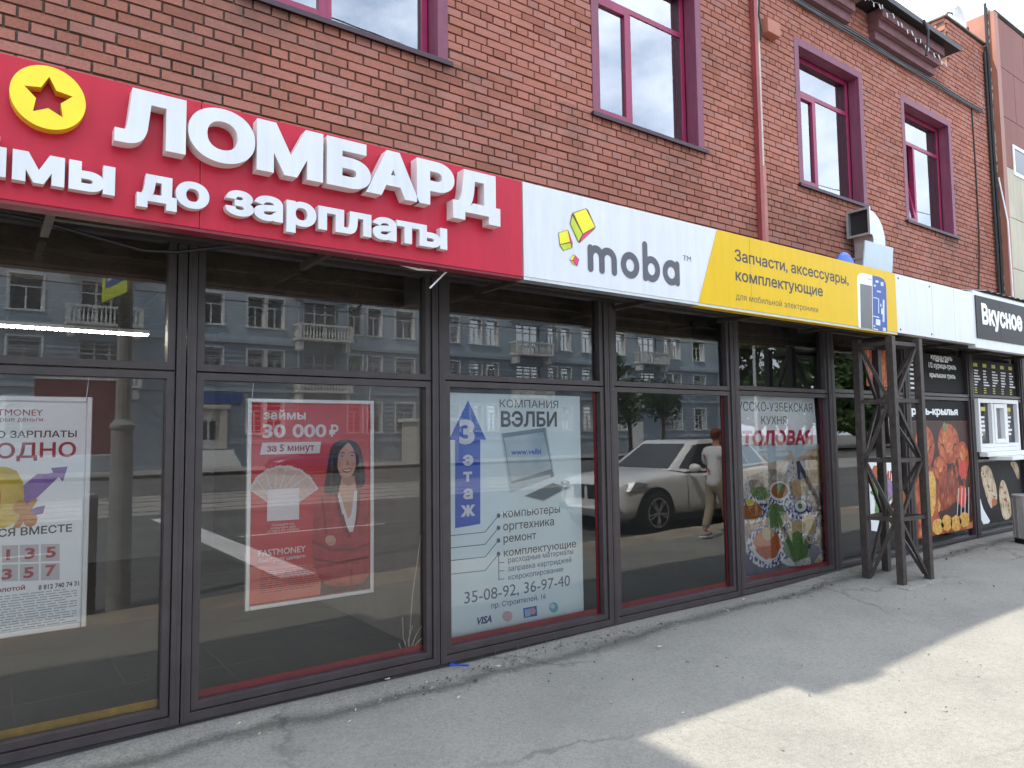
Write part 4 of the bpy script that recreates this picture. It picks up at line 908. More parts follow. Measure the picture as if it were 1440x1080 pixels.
fk = ramp_mat('table_spread', [(.42, .36, .29), (.20, .16, .14), (.58, .52, .44), (.33, .25, .18)], 9, detail=8, pos=[.25, .45, .6, .75]); skyp = mat('sky_fade', (.52, .64, .70), .5, var=.06)
blueplate = ramp_mat('plate_pattern', [(.015, .03, .16), (.03, .06, .28), (.68, .72, .78), (.74, .77, .8)], 26, 'noise', pos=[.40, .47, .52, .6], detail=2)
plate = mat('plate_white', (.70, .73, .76), .3, var=.05); carrot = ramp_mat('carrot_salad', [(.18, .03, .01), (.46, .10, .02), (.58, .22, .06)], 34, detail=6, dist=2.5)
herb = ramp_mat('herb_leaves', [(.03, .06, .02), (.09, .20, .05), (.24, .36, .14)], 40, detail=5, dist=1.2); bread = ramp_mat('bread_loaf', [(.30, .18, .08), (.52, .36, .18), (.62, .50, .32)], 14); soup = ramp_mat('soup_stew', [(.18, .03, .01), (.40, .12, .02), (.08, .14, .03)], 38); lace = ramp_mat('lace_print', [(.10, .10, .16), (.58, .58, .58), (.68, .68, .66)], 30, pos=[.3, .5, .7]); indigo = mat('indigo_cloth', (.055, .06, .13), .6, var=.4, vs=6); manti = ramp_mat('manti_dough', [(.40, .28, .12), (.62, .52, .32)], 20)
E_ = lambda x, y, a, b, j=0: R1(ell(x, y, a, b, 26, j)); mosque = mat('old_town_print', (.55, .46, .36), .5, var=.2, vs=20)
its = [(skyp, R1([(85, 20), (640, 20), (690, 250), (690, 880), (110, 925)]), 1), (mosque, R1([(100, 200), (240, 150), (258, 88), (292, 148), (400, 130), (440, 60), (470, 130), (560, 60), (660, 45), (692, 300), (692, 860), (112, 915)]), 1.5),
 (fk, R1([(104, 260), (300, 190), (500, 180), (690, 220), (694, 870), (114, 918)]), 2), (lace, E_(440, 205, 48, 75, .12), 3), (indigo, R1([(480, 140), (540, 120), (545, 250), (490, 260)]), 2.6), (lace, E_(130, 320, 40, 75, .12), 3), (bread, E_(610, 180, 55, 130, .06), 3), (indigo, R1([(112, 760), (620, 690), (690, 860), (114, 916)]), 2.5),
 (blueplate, E_(190, 470, 105, 95), 3.3), (soup, E_(182, 475, 68, 62, .08), 3.6), (mat('lemon_half', (.62, .55, .06), .4), E_(165, 415, 28, 24), 4), (herb, E_(240, 350, 62, 42, .2), 4),
 (blueplate, E_(378, 400, 84, 76), 3.4), (plate, E_(365, 338, 70, 66), 3.8), (soup, E_(366, 336, 56, 52), 4.1), (herb, E_(370, 312, 26, 32, .2), 4.4), (bread, E_(490, 320, 42, 60, .05), 3.6), (blueplate, E_(500, 470, 92, 66), 3.5), (indigo, E_(510, 442, 48, 50), 3.9), (plate, E_(508, 438, 40, 42), 4.1), (herb, E_(505, 440, 16, 18, .2), 4.3),
 (blueplate, E_(530, 550, 112, 100), 3.2), (manti, E_(490, 580, 52, 50, .1), 3.7), (manti, E_(570, 570, 48, 70, .1), 3.7), (blueplate, E_(280, 715, 140, 145), 4.5), (plate, E_(280, 712, 100, 104), 4.7), (carrot, E_(285, 695, 90, 100, .1), 5), (manti, E_(288, 625, 44, 44, .12), 5.3), (herb, E_(340, 505, 58, 88, .14), 5.2), (herb, E_(480, 715, 84, 96, .14), 4.6), (lace, E_(480, 815, 100, 32, .1), 4.2)]
rq = random.Random(21); extra = []
for k in range(120):
    x_, y_ = rq.uniform(120, 670), rq.uniform(270, 850); mt_ = rq.choice((bread, manti, lace, herb, fk, mosque, soup, indigo, plate)); e_ = rq.uniform(8, 26)
    extra.append((mt_, R1(ell(x_, y_, e_, e_*rq.uniform(.5, 1.6), 9, .3)), 2.65+.005*k))
flats('food_picture', A4, its[:10]+extra+its[10:])
# --- things in the narrow windows of the food kiosk
fire = ramp_mat('fire_print', [(.04, .004, .004), (.36, .03, .015), (.62, .20, .03), (.75, .55, .15)], 9, detail=7, stretch=(1.6, 1, .7), dist=1.6, pos=[.28, .45, .6, .75])
A5 = thing('flame_poster', 'strip of orange flames stuck high in the narrow window behind the lattice column', 'poster', (8.6, .06, 2.1))
xa, xb = P(1217, 500, .006)[0], P(1243, 500, .006)[0]
MB().box(xa, xb+.1, .006, .012, 2.13, 2.60).build('sheet', fire, A5); m = MB(); m.flat(sm([(xa, 2.13), (xa+.3, 2.10), (xa+.5, 2.0), (xb+.1, 1.98), (xb+.1, 2.13)], 1), .0105); m.build('flame_tail', fire, A5)
A6 = thing('grill_menu', 'white grill menu sheet with red lettering low behind the lattice column', 'menu', (8.9, .06, .3))
gx0, gz1 = P(1221, 650, .006); gx1 = P(1262, 650, .006)[0]
MB().prism([(gx0, gz1), (gx1, gz1), (gx1, .38), (gx0+.35, .30), (gx0, .36)], .006, .012).build('sheet', white_print, A6)
ptext('lettering', 'Гриль', 1234, (1262, 678), 678, 659, .003, mat('menu_red', (.45, .02, .03), .5), A6, w=.03)
its = [(carrot, ell(gx0+.22, 1.0, .16, .16, 20, .12), 0), (herb, ell(gx0+.35, .82, .3, .16, 20, .15), .2), (mat('onion_purple', (.26, .16, .34), .5, var=.3, vs=14), ell(gx0+.46, .84, .11, .12, 18, .1), .6), (manti, ell(gx0+.42, .52, .12, .16, 18, .05), .4), (herb, ell(gx0+.2, .6, .1, .16, 18, .2), .5), (soup, ell(gx0+.72, .62, .2, .22, 18, .1), .3)]
m = MB(); ms_ = []
for mt, pts, ly in its:
    if mt not in ms_: ms_.append(mt)
    m.flat(pts, .003-.0008*ly, ms_.index(mt))
m.build('food_picture', ms_, A6)
bag = mat('brown_paper', (.45, .30, .17), .7, var=.2, vs=9)
tag(MB().prism([(8.33, .12), (8.95, .10), (8.9, .62), (8.6, .95), (8.4, .7)], .5, .8).build('paper_bag', bag, bevel=.03), 'brown paper bag standing inside the narrow window left of the column', 'paper bag')
A7 = thing('black_menu_board', 'black grill menu board with white lines hanging above the roast chicken poster', 'menu board', (10.8, .06, 2.1))
MB().box(9.93, 11.65, .006, .012, 2.10, 2.62).build('board', black, A7)
tm = white_print
for s, l, r, b, t in (('курица-гриль', 1309, 1339, 504.5, 499), ('1/2 курица-гриль', 1306, 1344.5, 516.5, 510.5), ('крылышки гриль', 1307.5, 1343.5, 530, 524.5)): ptext('lettering', s, l, (r, b), b, t, .002, tm, A7, w=.035, ref='и')
m = MB()
for k in range(8): zz = 2.56-.062*k; m.flat([(9.98, zz), (9.98+random.uniform(.18, .32), zz), (9.98+.2, zz+.028), (9.98, zz+.028)], .002)
for k in range(3): m.flat([(10.75+.14*k, 2.53), (10.86+.14*k, 2.53), (10.86+.14*k, 2.56), (10.75+.14*k, 2.56)], .002)
m.build('small_print', tm, A7)
A8 = thing('chicken_poster', 'glossy poster of red roast chickens and skewers beside the lattice column', 'poster', (10.8, .06, .1))
MB().box(9.93, 11.66, .006, .012, .15, 1.98).build('sheet', ramp_mat('roast_print', [(.06, .008, .005), (.24, .03, .01), (.44, .10, .03), (.58, .28, .10)], 4, detail=9, dist=.8, pos=[.3, .45, .58, .72]), A8)
m = MB(); m.flat([(9.93, 1.70), (11.66, 1.70), (11.66, 1.98), (9.93, 1.98)], .0035); m.build('header', black, A8)
ptext('lettering', 'гриль-крылья', 1277, (1347, 583), 583, 574, .001, white_print, A8, w=.05, ref='и')
roast = ramp_mat('roast_skin', [(.14, .02, .008), (.34, .055, .018), (.52, .17, .06)], 12, detail=6); rst2 = ramp_mat('roast_dark', [(.03, .008, .006), (.22, .03, .012), (.40, .12, .03)], 18, detail=6, stretch=(1, 1, .4)); pepr = mat('red_pepper', (.55, .02, .015), .35, var=.2); gld = ramp_mat('golden_crust', [(.30, .10, .02), (.60, .32, .06), (.68, .48, .16)], 26)
chsk = mat('skewer_steel', (.6, .6, .6), .3, .6)
m = MB(); L = []
def add8(mt, pts, ly):
    if mt not in L: L.append(mt)
    m.flat(pts, .0035-.0006*ly, L.index(mt))
glz = ramp_mat('glazed_skin', [(.30, .05, .015), (.50, .13, .04), (.70, .36, .16)], 9, detail=6, dist=.6); dk8 = mat('roast_shadow', (.035, .008, .005), .5, var=.4, vs=9)
add8(dk8, [(9.95, .98), (11.64, .98), (11.64, 1.695), (9.95, 1.695)], .6); add8(dk8, [(10.6, .24), (11.64, .24), (11.64, .98), (10.6, .98)], .6)
def bird(cx, cz, a, b, ly):
    add8(roast, sm([(cx-a, cz-.1*b), (cx-.7*a, cz+.75*b), (cx, cz+b), (cx+.75*a, cz+.7*b), (cx+a, cz-.05*b), (cx+.65*a, cz-.8*b), (cx-.1*a, cz-b), (cx-.75*a, cz-.75*b)], 2), ly)
    add8(glz, sm([(cx-.55*a, cz+.1*b), (cx-.3*a, cz+.75*b), (cx+.3*a, cz+.7*b), (cx+.5*a, cz), (cx+.1*a, cz-.45*b), (cx-.35*a, cz-.4*b)], 2), ly+.25)
    for g_ in (-1, 1):                      # drumsticks and the dark fold beside each
        add8(dk8, sm([(cx+g_*.30*a, cz-.2*b), (cx+g_*.62*a, cz+.1*b), (cx+g_*.80*a, cz-.35*b), (cx+g_*.40*a, cz-1.0*b)], 2), ly+.4); add8(glz if g_ < 0 else roast, sm([(cx+g_*.36*a, cz-.25*b), (cx+g_*.66*a, cz), (cx+g_*.84*a, cz-.4*b), (cx+g_*.42*a, cz-1.05*b), (cx+g_*.28*a, cz-1.0*b)], 2), ly+.55)
bird(10.30, 1.36, .30, .30, 1.0); bird(11.02, 1.38, .36, .30, 1.8); bird(11.46, 1.18, .2, .24, 1.3); bird(10.72, 1.06, .22, .16, 2.4)
add8(rst2, sm([(10.55, 1.0), (11.25, .98), (11.3, .62), (10.7, .42), (10.5, .6)], 1), 1.2)
add8(gld, sm([(10.1, 1.0), (10.6, 1.02), (10.5, .42), (10.2, .40)], 1), 2); add8(pepr, ell(11.42, 1.0, .12, .13, 20, .05), 3); add8(pepr, ell(11.36, .62, .14, .16, 20, .05), 3); add8(pepr, ell(10.28, .34, .10, .16, 20, .1), 3); add8(herb, ell(10.92, 1.62, .06, .06, 14, .2), 3)
rq = random.Random(31)
for k in range(45):
    x_, z_ = rq.uniform(10.0, 11.55), rq.uniform(.25, 1.66); e_ = rq.uniform(.015, .06); add8(rq.choice((roast, rst2, rst2, roast, rst2, roast, glz)), ell(x_, min(z_, .98), e_*rq.uniform(.5, 1.2), e_*rq.uniform(.8, 2.2), 9, .25), 1.55+.003*k)
add8(black, [(11.1, .30), (11.58, .30), (11.58, .62), (11.2, .62)], 2.2)
for k in range(4): add8(chsk, [(11.12+.13*k, .26), (11.15+.13*k, .26), (11.27+.11*k, .74), (11.24+.11*k, .74)], 3.4)
for k in range(4): add8(gld, ell(10.55+.28*k, .26+.03*(k % 2), .17, .11, 20, .08), 4)
m.build('food_picture', L, A8)
A9 = thing('price_board', 'black price board with rows of white and yellow figures above the kiosk hatch', 'menu board', (12.7, .06, 2.1))
MB().box(11.9, 13.6, .006, .012, 2.10, 2.62).build('board', black, A9)
m = MB(); m2 = MB()
for c in range(5):
    x = 11.98+.33*c; m2.flat([(x, 2.52), (x+.14, 2.52), (x+.14, 2.575), (x, 2.575)], .002)
    for k in range(6): wd = random.uniform(.10, .24); m.flat([(x+random.uniform(0, .04), 2.45-.043*k), (x+wd, 2.45-.043*k), (x+wd, 2.472-.043*k), (x+.0, 2.472-.043*k)], .002)
    for k in range(3): m2.flat([(x, 2.19-.034*k), (x+.09, 2.19-.034*k), (x+.09, 2.206-.034*k), (x, 2.206-.034*k)], .002)
m.build('white_figures', white_print, A9); m2.build('yellow_figures', mat('yellow_figures', (.55, .52, .08), .5), A9)
KH = thing('serving_hatch', 'white framed kiosk serving hatch with a deep white sill', 'serving window', (12.7, -.05, 1.1))
hx0, hx1 = 11.86, 13.36; KX = -.14; m = MB(); ya, yb = -.085, -.02
def fr(a, b, c, d, wd, y0, y1): m.box(a, a+wd, y0, y1, c, d); m.box(b-wd, b, y0, y1, c, d); m.box(a+wd, b-wd, y0+.001, y1, c, c+wd); m.box(a+wd, b-wd, y0+.001, y1, d-wd, d)
fr(hx0, hx1, 1.24, 2.03, .06, ya, yb); m.box(12.320, 12.390, ya+.002, yb, 1.31, 1.965); m.box(12.820, 12.910, ya+.002, yb, 1.31, 1.965); m.box(hx0+.061, hx1-.061, ya+.004, yb, 1.302, 1.36)
fr(12.391, 12.819, 1.362, 1.96, .065, ya-.012, yb-.01)
m.build('frame', white_pl, KH, bevel=.005)
m = MB(); m.box(hx0+.03, hx1+.03, -.16, -.047, 1.17, 1.238); m.box(hx0+.35, hx1+.6, -.36, -.05, 1.115, 1.168); m.build('shelf', white_pl, KH, bevel=.006)
dgl = mat('dark_glass', (.02, .02, .024), .06); MB().flat([(hx0+.06, 1.36), (12.320, 1.36), (12.320, 1.97), (hx0+.06, 1.97)], -.03).build('dark_pane', dgl, KH); MB().flat([(12.910, 1.36), (hx1-.06, 1.36), (hx1-.06, 1.97), (12.910, 1.97)], -.03).build('dark_pane', dgl, KH)
m = MB(); m.flat([(12.456, 1.42), (12.755, 1.42), (12.755, 1.90), (12.456, 1.90)], -.035); m.build('pane', mat('grey_pane', (.22, .21, .22), .08, var=.5, vs=4), KH)
m = MB()
for x, n_ in ((11.960, 5), (12.980, 5)):
    for k in range(n_): wd = random.uniform(.1, .22); m.flat([(x, 1.74-.065*k), (x+wd, 1.74-.065*k), (x+wd, 1.77-.065*k), (x, 1.77-.065*k)], -.033)
m.build('small_print', white_print, KH)
m = MB(); m.flat([(12.060, 1.85), (12.220, 1.85), (12.220, 1.91), (12.060, 1.91)], -.033); m.flat([(13.000, 1.85), (13.180, 1.85), (13.180, 1.91), (13.000, 1.91)], -.033); m.build('yellow_print', MATS['yellow_figures'], KH)
AA = thing('wrap_poster', 'dark poster of two toasted wraps under the kiosk hatch', 'poster', (12.7, .06, .15))
MB().box(11.9, 13.6, .006, .012, .16, 1.08).build('sheet', mat('poster_black', (.012, .012, .016), .5, var=.5, vs=4, spec=.15), AA)
wrap = ramp_mat('wrap_bread', [(.12, .05, .02), (.45, .32, .18), (.66, .55, .40), (.30, .16, .07)], 9, detail=5, stretch=(1.5, 1, .6), pos=[.3, .42, .58, .72])
m = MB(); L = []
def addA(mt, pts, ly):
    if mt not in L: L.append(mt)
    m.flat(pts, .0035-.0006*ly, L.index(mt))
addA(wrap, sm([(11.97, .98), (12.2, 1.05), (12.42, .98), (12.62, .55), (12.45, .42), (12.28, .36)], 2), 1); addA(wrap, sm([(12.62, .6), (12.78, .82), (12.95, .72), (13.12, .30), (13.0, .17), (12.72, .18)], 2), 1); addA(wrap, sm([(13.1, 1.05), (13.25, .95), (13.45, .72), (13.5, .9), (13.4, 1.06)], 2), 1); addA(carrot, ell(12.45, .47, .10, .06, 16, .1), 2); addA(poster_white, sm([(11.92, .17), (12.3, .17), (12.15, .30), (12.02, .42), (11.95, .6)], 1), 1)
rq = random.Random(77)
for k in range(26):
    u_ = k/26; cx_, cz_ = (12.05+.36*u_*1.2, .98-.5*u_) if k % 2 else (12.72+.3*u_, .70-.45*u_); addA(rst2 if k % 3 else manti, ell(cx_+rq.uniform(-.03, .06), cz_+rq.uniform(-.05, .05), rq.uniform(.02, .05), rq.uniform(.008, .02), 8, .3), 1.4)
m.build('food_picture', L, AA)

# ------------------------------------------------------------------ lamps inside the left shop
LAMP = mat('lamp_glow', (1, .93, .78), emit=13, var=0)
LL = thing('led_lamp', 'long glowing strip lamp hanging in the left shop', 'lamp', (0, 1.5, 2.37))
m = MB(); m.box(-1.4, 1.02, 1.47, 1.53, 2.385, 2.41); m.build('housing', white_pl, LL)
m = MB()
for k in range(66): m.box(-1.39+.0365*k, -1.365+.0365*k, 1.478, 1.522, 2.370, 2.384)
m.build('diodes', LAMP, LL)
m = MB()
for x in (-1.2, .9): m.tube([(x, 1.5, 2.41), (x, 1.5, 3.06)], .004, 5)
m.build('cord', cable_m, LL)
DL = thing('dotted_lamp', 'square ceiling lamp with rows of bright dots in the left shop', 'lamp', (.82, 1.6, 2.98))
MB().box(.58, 1.06, 1.3, 1.85, 2.982, 3.05).build('plate', mat('lamp_plate', (.35, .30, .2), .4), DL)
m = MB()
for i in range(9):
    for j in range(4): m.box(.61+.048*i, .63+.048*i, 1.34+.13*j, 1.365+.13*j, 2.976, 2.9815)
m.build('diodes', mat('dot_glow', (1, .9, .6), emit=6, var=0), DL)

# ------------------------------------------------------------------ loose wires and litter
for lb, pts, r, mt in (('black cable sagging below the left end of the red sign', [(-.2, -.32, 2.70), (.19, -.3, 2.69), (.44, -.3, 2.645), (.68, -.3, 2.605), (.85, -.3, 2.62), (1.0, -.3, 2.66), (1.3, -.28, 2.74)], .010, cable_m),
    ('white cable loop drooping under the right part of the red sign', [P(x, y, -.62)+() for x, y in ((500, 362), (545, 362), (565, 371), (590, 378), (615, 379), (635, 376))], .007, white_pl),
    ('short pale wire poking down behind the red sign edge', [P(x, y, -.55) for x, y in ((633, 377), (620, 386), (608, 398), (599, 407))], .006, white_pl),
    ('loose steel strip hanging from the red sign bottom', [P(x, y, -.6) for x, y in ((222, 318), (236, 321), (249, 327))], .006, metal)):
    p3 = [(p[0], -.6, p[1]) if len(p) == 2 else p for p in pts]
    tag(MB().tube(p3, r, 6).build('loose_wire', mt), lb, 'wire')
def G(px, py):
    v = (px-720)/FPX*RX-(py-540)/FPX*UX+FX; z = -.05; t = 1
    for _ in range(4): t = (z-H)/v.z; z = gz(v.x*t, v.y*t-D)
    return v.x*t, v.y*t-D, z
p = [G(648, 929), G(633, 937), G(659, 942)]
tag(MB().tube([(a, b, c+.03-.02*(k == 1)) for k, (a, b, c) in enumerate(p)], .007, 5).build('plastic_strap', mat('blue_strap', (.02, .07, .42), .4)), 'bent blue plastic strap lying on the pavement by the shopfront', 'strap')
butt = MB(); rr = random.Random(11)
spots = [((405, 975), 'second from left of the cigarette ends below the red poster'), ((431, 971), 'cigarette end'), ((545, 958), ''), ((500, 1002), ''), ((335, 1022), ''), ((492, 1018), ''), ((645, 984), ''), ((860, 991), ''), ((928, 912), ''), ((1152, 826), ''), ((365, 1035), ''), ((960, 1006), ''), ((600, 962), ''), ((280, 1004), ''), ((700, 940), ''), ((865, 869), ''), ((1045, 845), '')]
proto = None; pm = mat('paper_scrap', (.48, .46, .42), .8, var=.1); tn = mat('butt_tan', (.42, .27, .13), .8)
m = MB(); m.tube([(-.016, 0, .005), (.006, 0, .0045)], .0042, 6); m.tube([(.0062, 0, .0045), (.018, 0, .0045)], .0043, 6, 1)
for k, ((x, y), _) in enumerate(spots):
    gx, gy, g0 = G(x, y)
    if proto is None: proto = o = m.build('cigarette_end', [pm, tn])
    else: o = proto.copy(); COL.objects.link(o)
    o.location = (gx, gy, g0+.012); o.rotation_euler = (0, 0, rr.uniform(0, 6)); o.scale = [rr.uniform(.8, 1.25)]*3
    tag(o, 'tiny pale cigarette end dropped on the grey pavement', 'cigarette end', 'cigarette ends on the pavement')
mb = MB(); rr = random.Random(5)
for k in range(1500):
    x = rr.uniform(-1.5, 11.5); y = -.20-abs(rr.gauss(0, .10))-.08*sin(x*1.3) if rr.random() < .75 else rr.uniform(-2.6, -.1); s = rr.uniform(.003, .009) if rr.random() < .93 else rr.uniform(.009, .016)
    mb.ball((x, y, gz(x, y)+s*.3), s*rr.uniform(.8, 1.4), s, s*.7, 5, 3, rr.choice((0, 0, 1, 2)))
tag(mb.build('gravel', [mat('pebble_grey', (.17, .165, .155), .9), mat('pebble_light', (.24, .225, .2), .9), mat('pebble_dark', (.06, .058, .055), .9)]), kind='stuff')
mb = MB(); rr = random.Random(8)
for bx_, by_, n_ in ((7.86, -.18, 60), (8.5, -.12, 40), (3.6, -.1, 14), (9.2, -.12, 20)):
    for k in range(n_):
        x, y = bx_+rr.gauss(0, .16), by_+rr.gauss(0, .05); a = rr.uniform(0, 6); h_ = rr.uniform(.03, .09)
        mb.add([(x, y, gz(x, y)), (x+.006, y, gz(x, y)), (x+.02*cos(a), y+.02*sin(a), gz(x, y)+h_)], [(0, 1, 2)])
tag(mb.build('weeds', mat('weed_green', (.10, .12, .05), .8, var=.4, vs=20)), kind='stuff')
DS = thing('dry_stalks', 'pale dry stalks caught in the lower right corner of the red poster window', 'dry stalks', (2.4, .05, .06))
m = MB(); bz = P(574, 921, .05)
for tx, ty in ((592, 752), (566, 868), (600, 868), (594, 896), (580, 880), (561, 905)):
    t_ = P(tx, ty, .05); m.tube([(bz[0], .05, bz[1]), ((bz[0]+t_[0])/2-.02, .046, (bz[1]+t_[1])/2), (t_[0], .05, t_[1])], .004, 5)
m.build('stalk', mat('dry_straw', (.56, .50, .44), .8), DS)
BN = thing('litter_bin', 'grey ribbed litter bin at the right edge of the pavement', 'bin', (11.9, -.62, 0))
bx_ = 11.93; m = MB(); m.lathe([(.17, .03), (.185, .05), (.20, .60), (.205, .64), (.185, .65), (.18, .60), (.16, .1), (0, .08)], (bx_, -.62, 0), 32); m.build('body', mat('bin_grey', (.30, .30, .295), .6, .2, var=.15, vs=8), BN)
m = MB()
for k in range(16): a = 2*pi*k/16; m.bar((bx_+.19*cos(a), -.62+.19*sin(a), .06), (bx_+.205*cos(a), -.62+.205*sin(a), .6), .02, .012)
m.build('rib', MATS['bin_grey'], BN); m = MB(); m.lathe([(.0, -.03), (.19, -.03), (.19, .04), (0, .04)], (bx_, -.62, 0), 32); m.build('base', black, BN)

# ================================================================== ACROSS THE STREET (seen mirrored in the shop glass)
def copy_tree(o, parent=None):
    kids = list(o.children); c = o.copy(); COL.objects.link(c); OFF[c.name] = OFF.get(o.name, Vector())
    if parent: c.parent = parent
    for k in kids: copy_tree(k, c)
    return c
AB = thing('apartment_house', 'long blue grey apartment house with balustraded balconies mirrored in the shop glass', 'building', (27, -40, 0))
YB = -40.0
pl_up = mat('plaster_blue', (.42, .49, .54), .9, var=.14, vs=.5); pl_lo = mat('plaster_slate', (.31, .36, .41), .9, var=.18, vs=.6); trim = mat('plaster_trim', (.66, .66, .63), .85, var=.12); wht = mat('far_white', (.72, .72, .70), .5, var=.05)
cols = [1.65, 8.9, 10.8, 13.4, 14.6, 19.9, 21.3, 23.6, 27.4, 29.5, 31.0, 36.9, 38.3, 40.7, 44.5, 50.6, 51.8, 54.9, -3.0, -5.2]
wd = [1.5, .01, 1.3, 1.0, 1.0, 1.0, 1.0, 1.4, 1.3, 1.0, 1.0, .9, 1.0, 1.2, 1.1, 1.0, 1.0, 1.6, 1.2, 1.2]
bal = [5.2, 17.5, 34.4, 47.9]
rows = [(.95+.9, .95+2.9, 1), (5.1, 6.95, 0), (8.35, 10.2, 0), (11.7, 13.5, 0)]
ops = [(x-w_/2, x+w_/2, a, b) for x, w_ in zip(cols, wd) if w_ > .1 for a, b, _ in rows]
ops += [(x-1.15, x+1.15, a-.0, b) for x in bal for a, b in ((4.5, 6.9), (7.8, 10.15), (11.1, 13.5))]
ops += [(9.5, 10.1, 0, .01)]
xs = sorted({-14, 58.2}|{o[0] for o in ops}|{o[1] for o in ops}); zs = sorted({-.2, 7.3, 15.2}|{o[2] for o in ops}|{o[3] for o in ops})
mbu = MB(); mbl = MB()
for i in range(len(xs)-1):
    for j in range(len(zs)-1):
        cx, cz = (xs[i]+xs[i+1])/2, (zs[j]+zs[j+1])/2
        if any(o[0] < cx < o[1] and o[2] < cz < o[3] for o in ops): continue
        (mbu if cz > 7.3 else mbl).poly([(xs[i], YB, zs[j]), (xs[i], YB, zs[j+1]), (xs[i+1], YB, zs[j+1]), (xs[i+1], YB, zs[j])])
for m in (mbu, mbl):
    pass
mbu.box(-14, 58.2, YB-12, YB-.6, -.2, 15.1); wl = mbu.build('upper_wall', pl_up, AB); mbl.build('lower_wall', pl_lo, AB)
m = MB()
for z, h_, p_ in ((7.3, .22, .16), (4.35, .18, .12), (10.75, .12, .08), (14.6, .5, .45), (1.2, .25, .08)): m.box(-14, 58.2+p_, YB, YB+p_, z, z+h_)
for k in range(9): m.box(-14, 58.2, YB, YB+.035, 4.75+.28*k, 4.80+.28*k)
for k in range(8): m.box(-14, 58.2, YB, YB+.035, 1.7+.3*k, 1.75+.3*k)
m.build('cornice_band', mat('plaster_band', (.36, .41, .45), .9, var=.15), AB)
m = MB(); m.box(57.6, 58.25, YB, YB+.05, -.2, 14.6); m.build('corner_pier', pl_up, AB)
# one window, copied
dg = GLASS_FAR; roomd = mat('far_room', (.02, .02, .022), .9)
def far_window(x, z0, z1, w_, proto={}):
    key = (round(w_, 2), round(z1-z0, 2))
    if key in proto:
        o = copy_tree(proto[key][0], AB); o.location = (x-27, 0, z0); return
    h_ = z1-z0; m = MB(); b = 27; y = -40
    def bx(x0, x1, y0, y1, c, d): m.box(27+x0, 27+x1, y+y0, y+y1, c, d)
    bx(-w_/2-.09, -w_/2, -.02, .05, -.05, h_+.08); bx(w_/2, w_/2+.09, -.02, .05, -.05, h_+.08); bx(-w_/2, w_/2, -.02, .05, h_, h_+.08)
    bx(-w_/2-.14, w_/2+.14, -.2, .12, -.07, 0)
    bx(-w_/2, -w_/2+.012, -.27, -.02, 0, h_); bx(w_/2-.012, w_/2, -.27, -.02, 0, h_)
    o = m.build('window', wht, AB)
    m = MB(); f = .07
    bx(-w_/2+.012, -w_/2+.012+f, -.27, -.2, 0, h_); bx(w_/2-.012-f, w_/2-.012, -.27, -.2, 0, h_); bx(-w_/2+.08, w_/2-.08, -.27, -.2, 0, f); bx(-w_/2+.08, w_/2-.08, -.27, -.2, h_-f, h_); bx(-w_/2+.08, w_/2-.08, -.268, -.2, h_*.66, h_*.66+.07); bx(-.04, .04, -.267, -.2, f, h_*.66)
    m.build('frame', wht, o)
    MB().poly([(27-w_/2+.05, y-.24, .03), (27+w_/2-.05, y-.24, .03), (27+w_/2-.05, y-.24, h_-.03), (27-w_/2+.05, y-.24, h_-.03)]).build('pane', dg, o)
    m = MB(); m.box(27-w_/2, 27+w_/2, y-.9, y-.55, 0, h_); m.build('room', roomd, o)
    o.location = (x-27, 0, z0); proto[key] = (o, x, z0)
for x, w_ in zip(cols, wd):
    if w_ > .1:
        for a, b, _ in rows: far_window(x, a, b, w_)
def far_balcony(x, zb, proto=[]):
    if proto:
        o = copy_tree(proto[0], AB); o.location = (x-27, 0, zb); return
    y = YB; m = MB(); m.box(25.2, 28.8, y, y+1.05, -.14, 0); m.box(25.3, 25.6, y, y+.8, -.75, -.145); m.box(28.4, 28.7, y, y+.8, -.75, -.145); o = m.build('balcony', trim, AB)
    m = MB(); m.box(25.2, 28.8, y+.93, y+1.05, .78, .90); m.box(25.2, 25.32, y, y+.925, .78, .9); m.box(28.68, 28.8, y, y+.925, .78, .9)
    for xx in (25.2, 28.62): m.box(xx, xx+.18, y+.87, y+1.05, .005, .775)
    m.build('rail', trim, o)
    m = MB()
    for k in range(15): m.lathe([(.035, 0), (.06, .22), (.035, .5), (.05, .77)], (25.55+.206*k, y+.98, .005), 6)
    for k in range(4):
        for xx in (25.28, 28.72): m.lathe([(.035, 0), (.06, .22), (.035, .5), (.05, .77)], (xx, y+.2+.19*k, .005), 6)
    m.build('baluster', trim, o).__setitem__('kind', 'stuff')
    m = MB()
    for xx in (25.86, 26.58, 27.3, 28.02): m.box(xx, xx+.1, y-.25, y-.15, .02, 2.35)
    m.box(25.86, 28.12, y-.25, y-.15, 1.68, 1.76); m.build('door_frame', wht, o)
    MB().poly([(25.85, y-.2, 0), (28.15, y-.2, 0), (28.15, y-.2, 2.4), (25.85, y-.2, 2.4)]).build('pane', dg, o); MB().box(25.85, 28.15, y-.95, y-.55, 0, 2.4).build('room', roomd, o)
    o.location = (x-27, 0, zb); proto.append(o)
for x in bal:
    for zb in (4.5, 7.8, 11.1): far_balcony(x, zb)
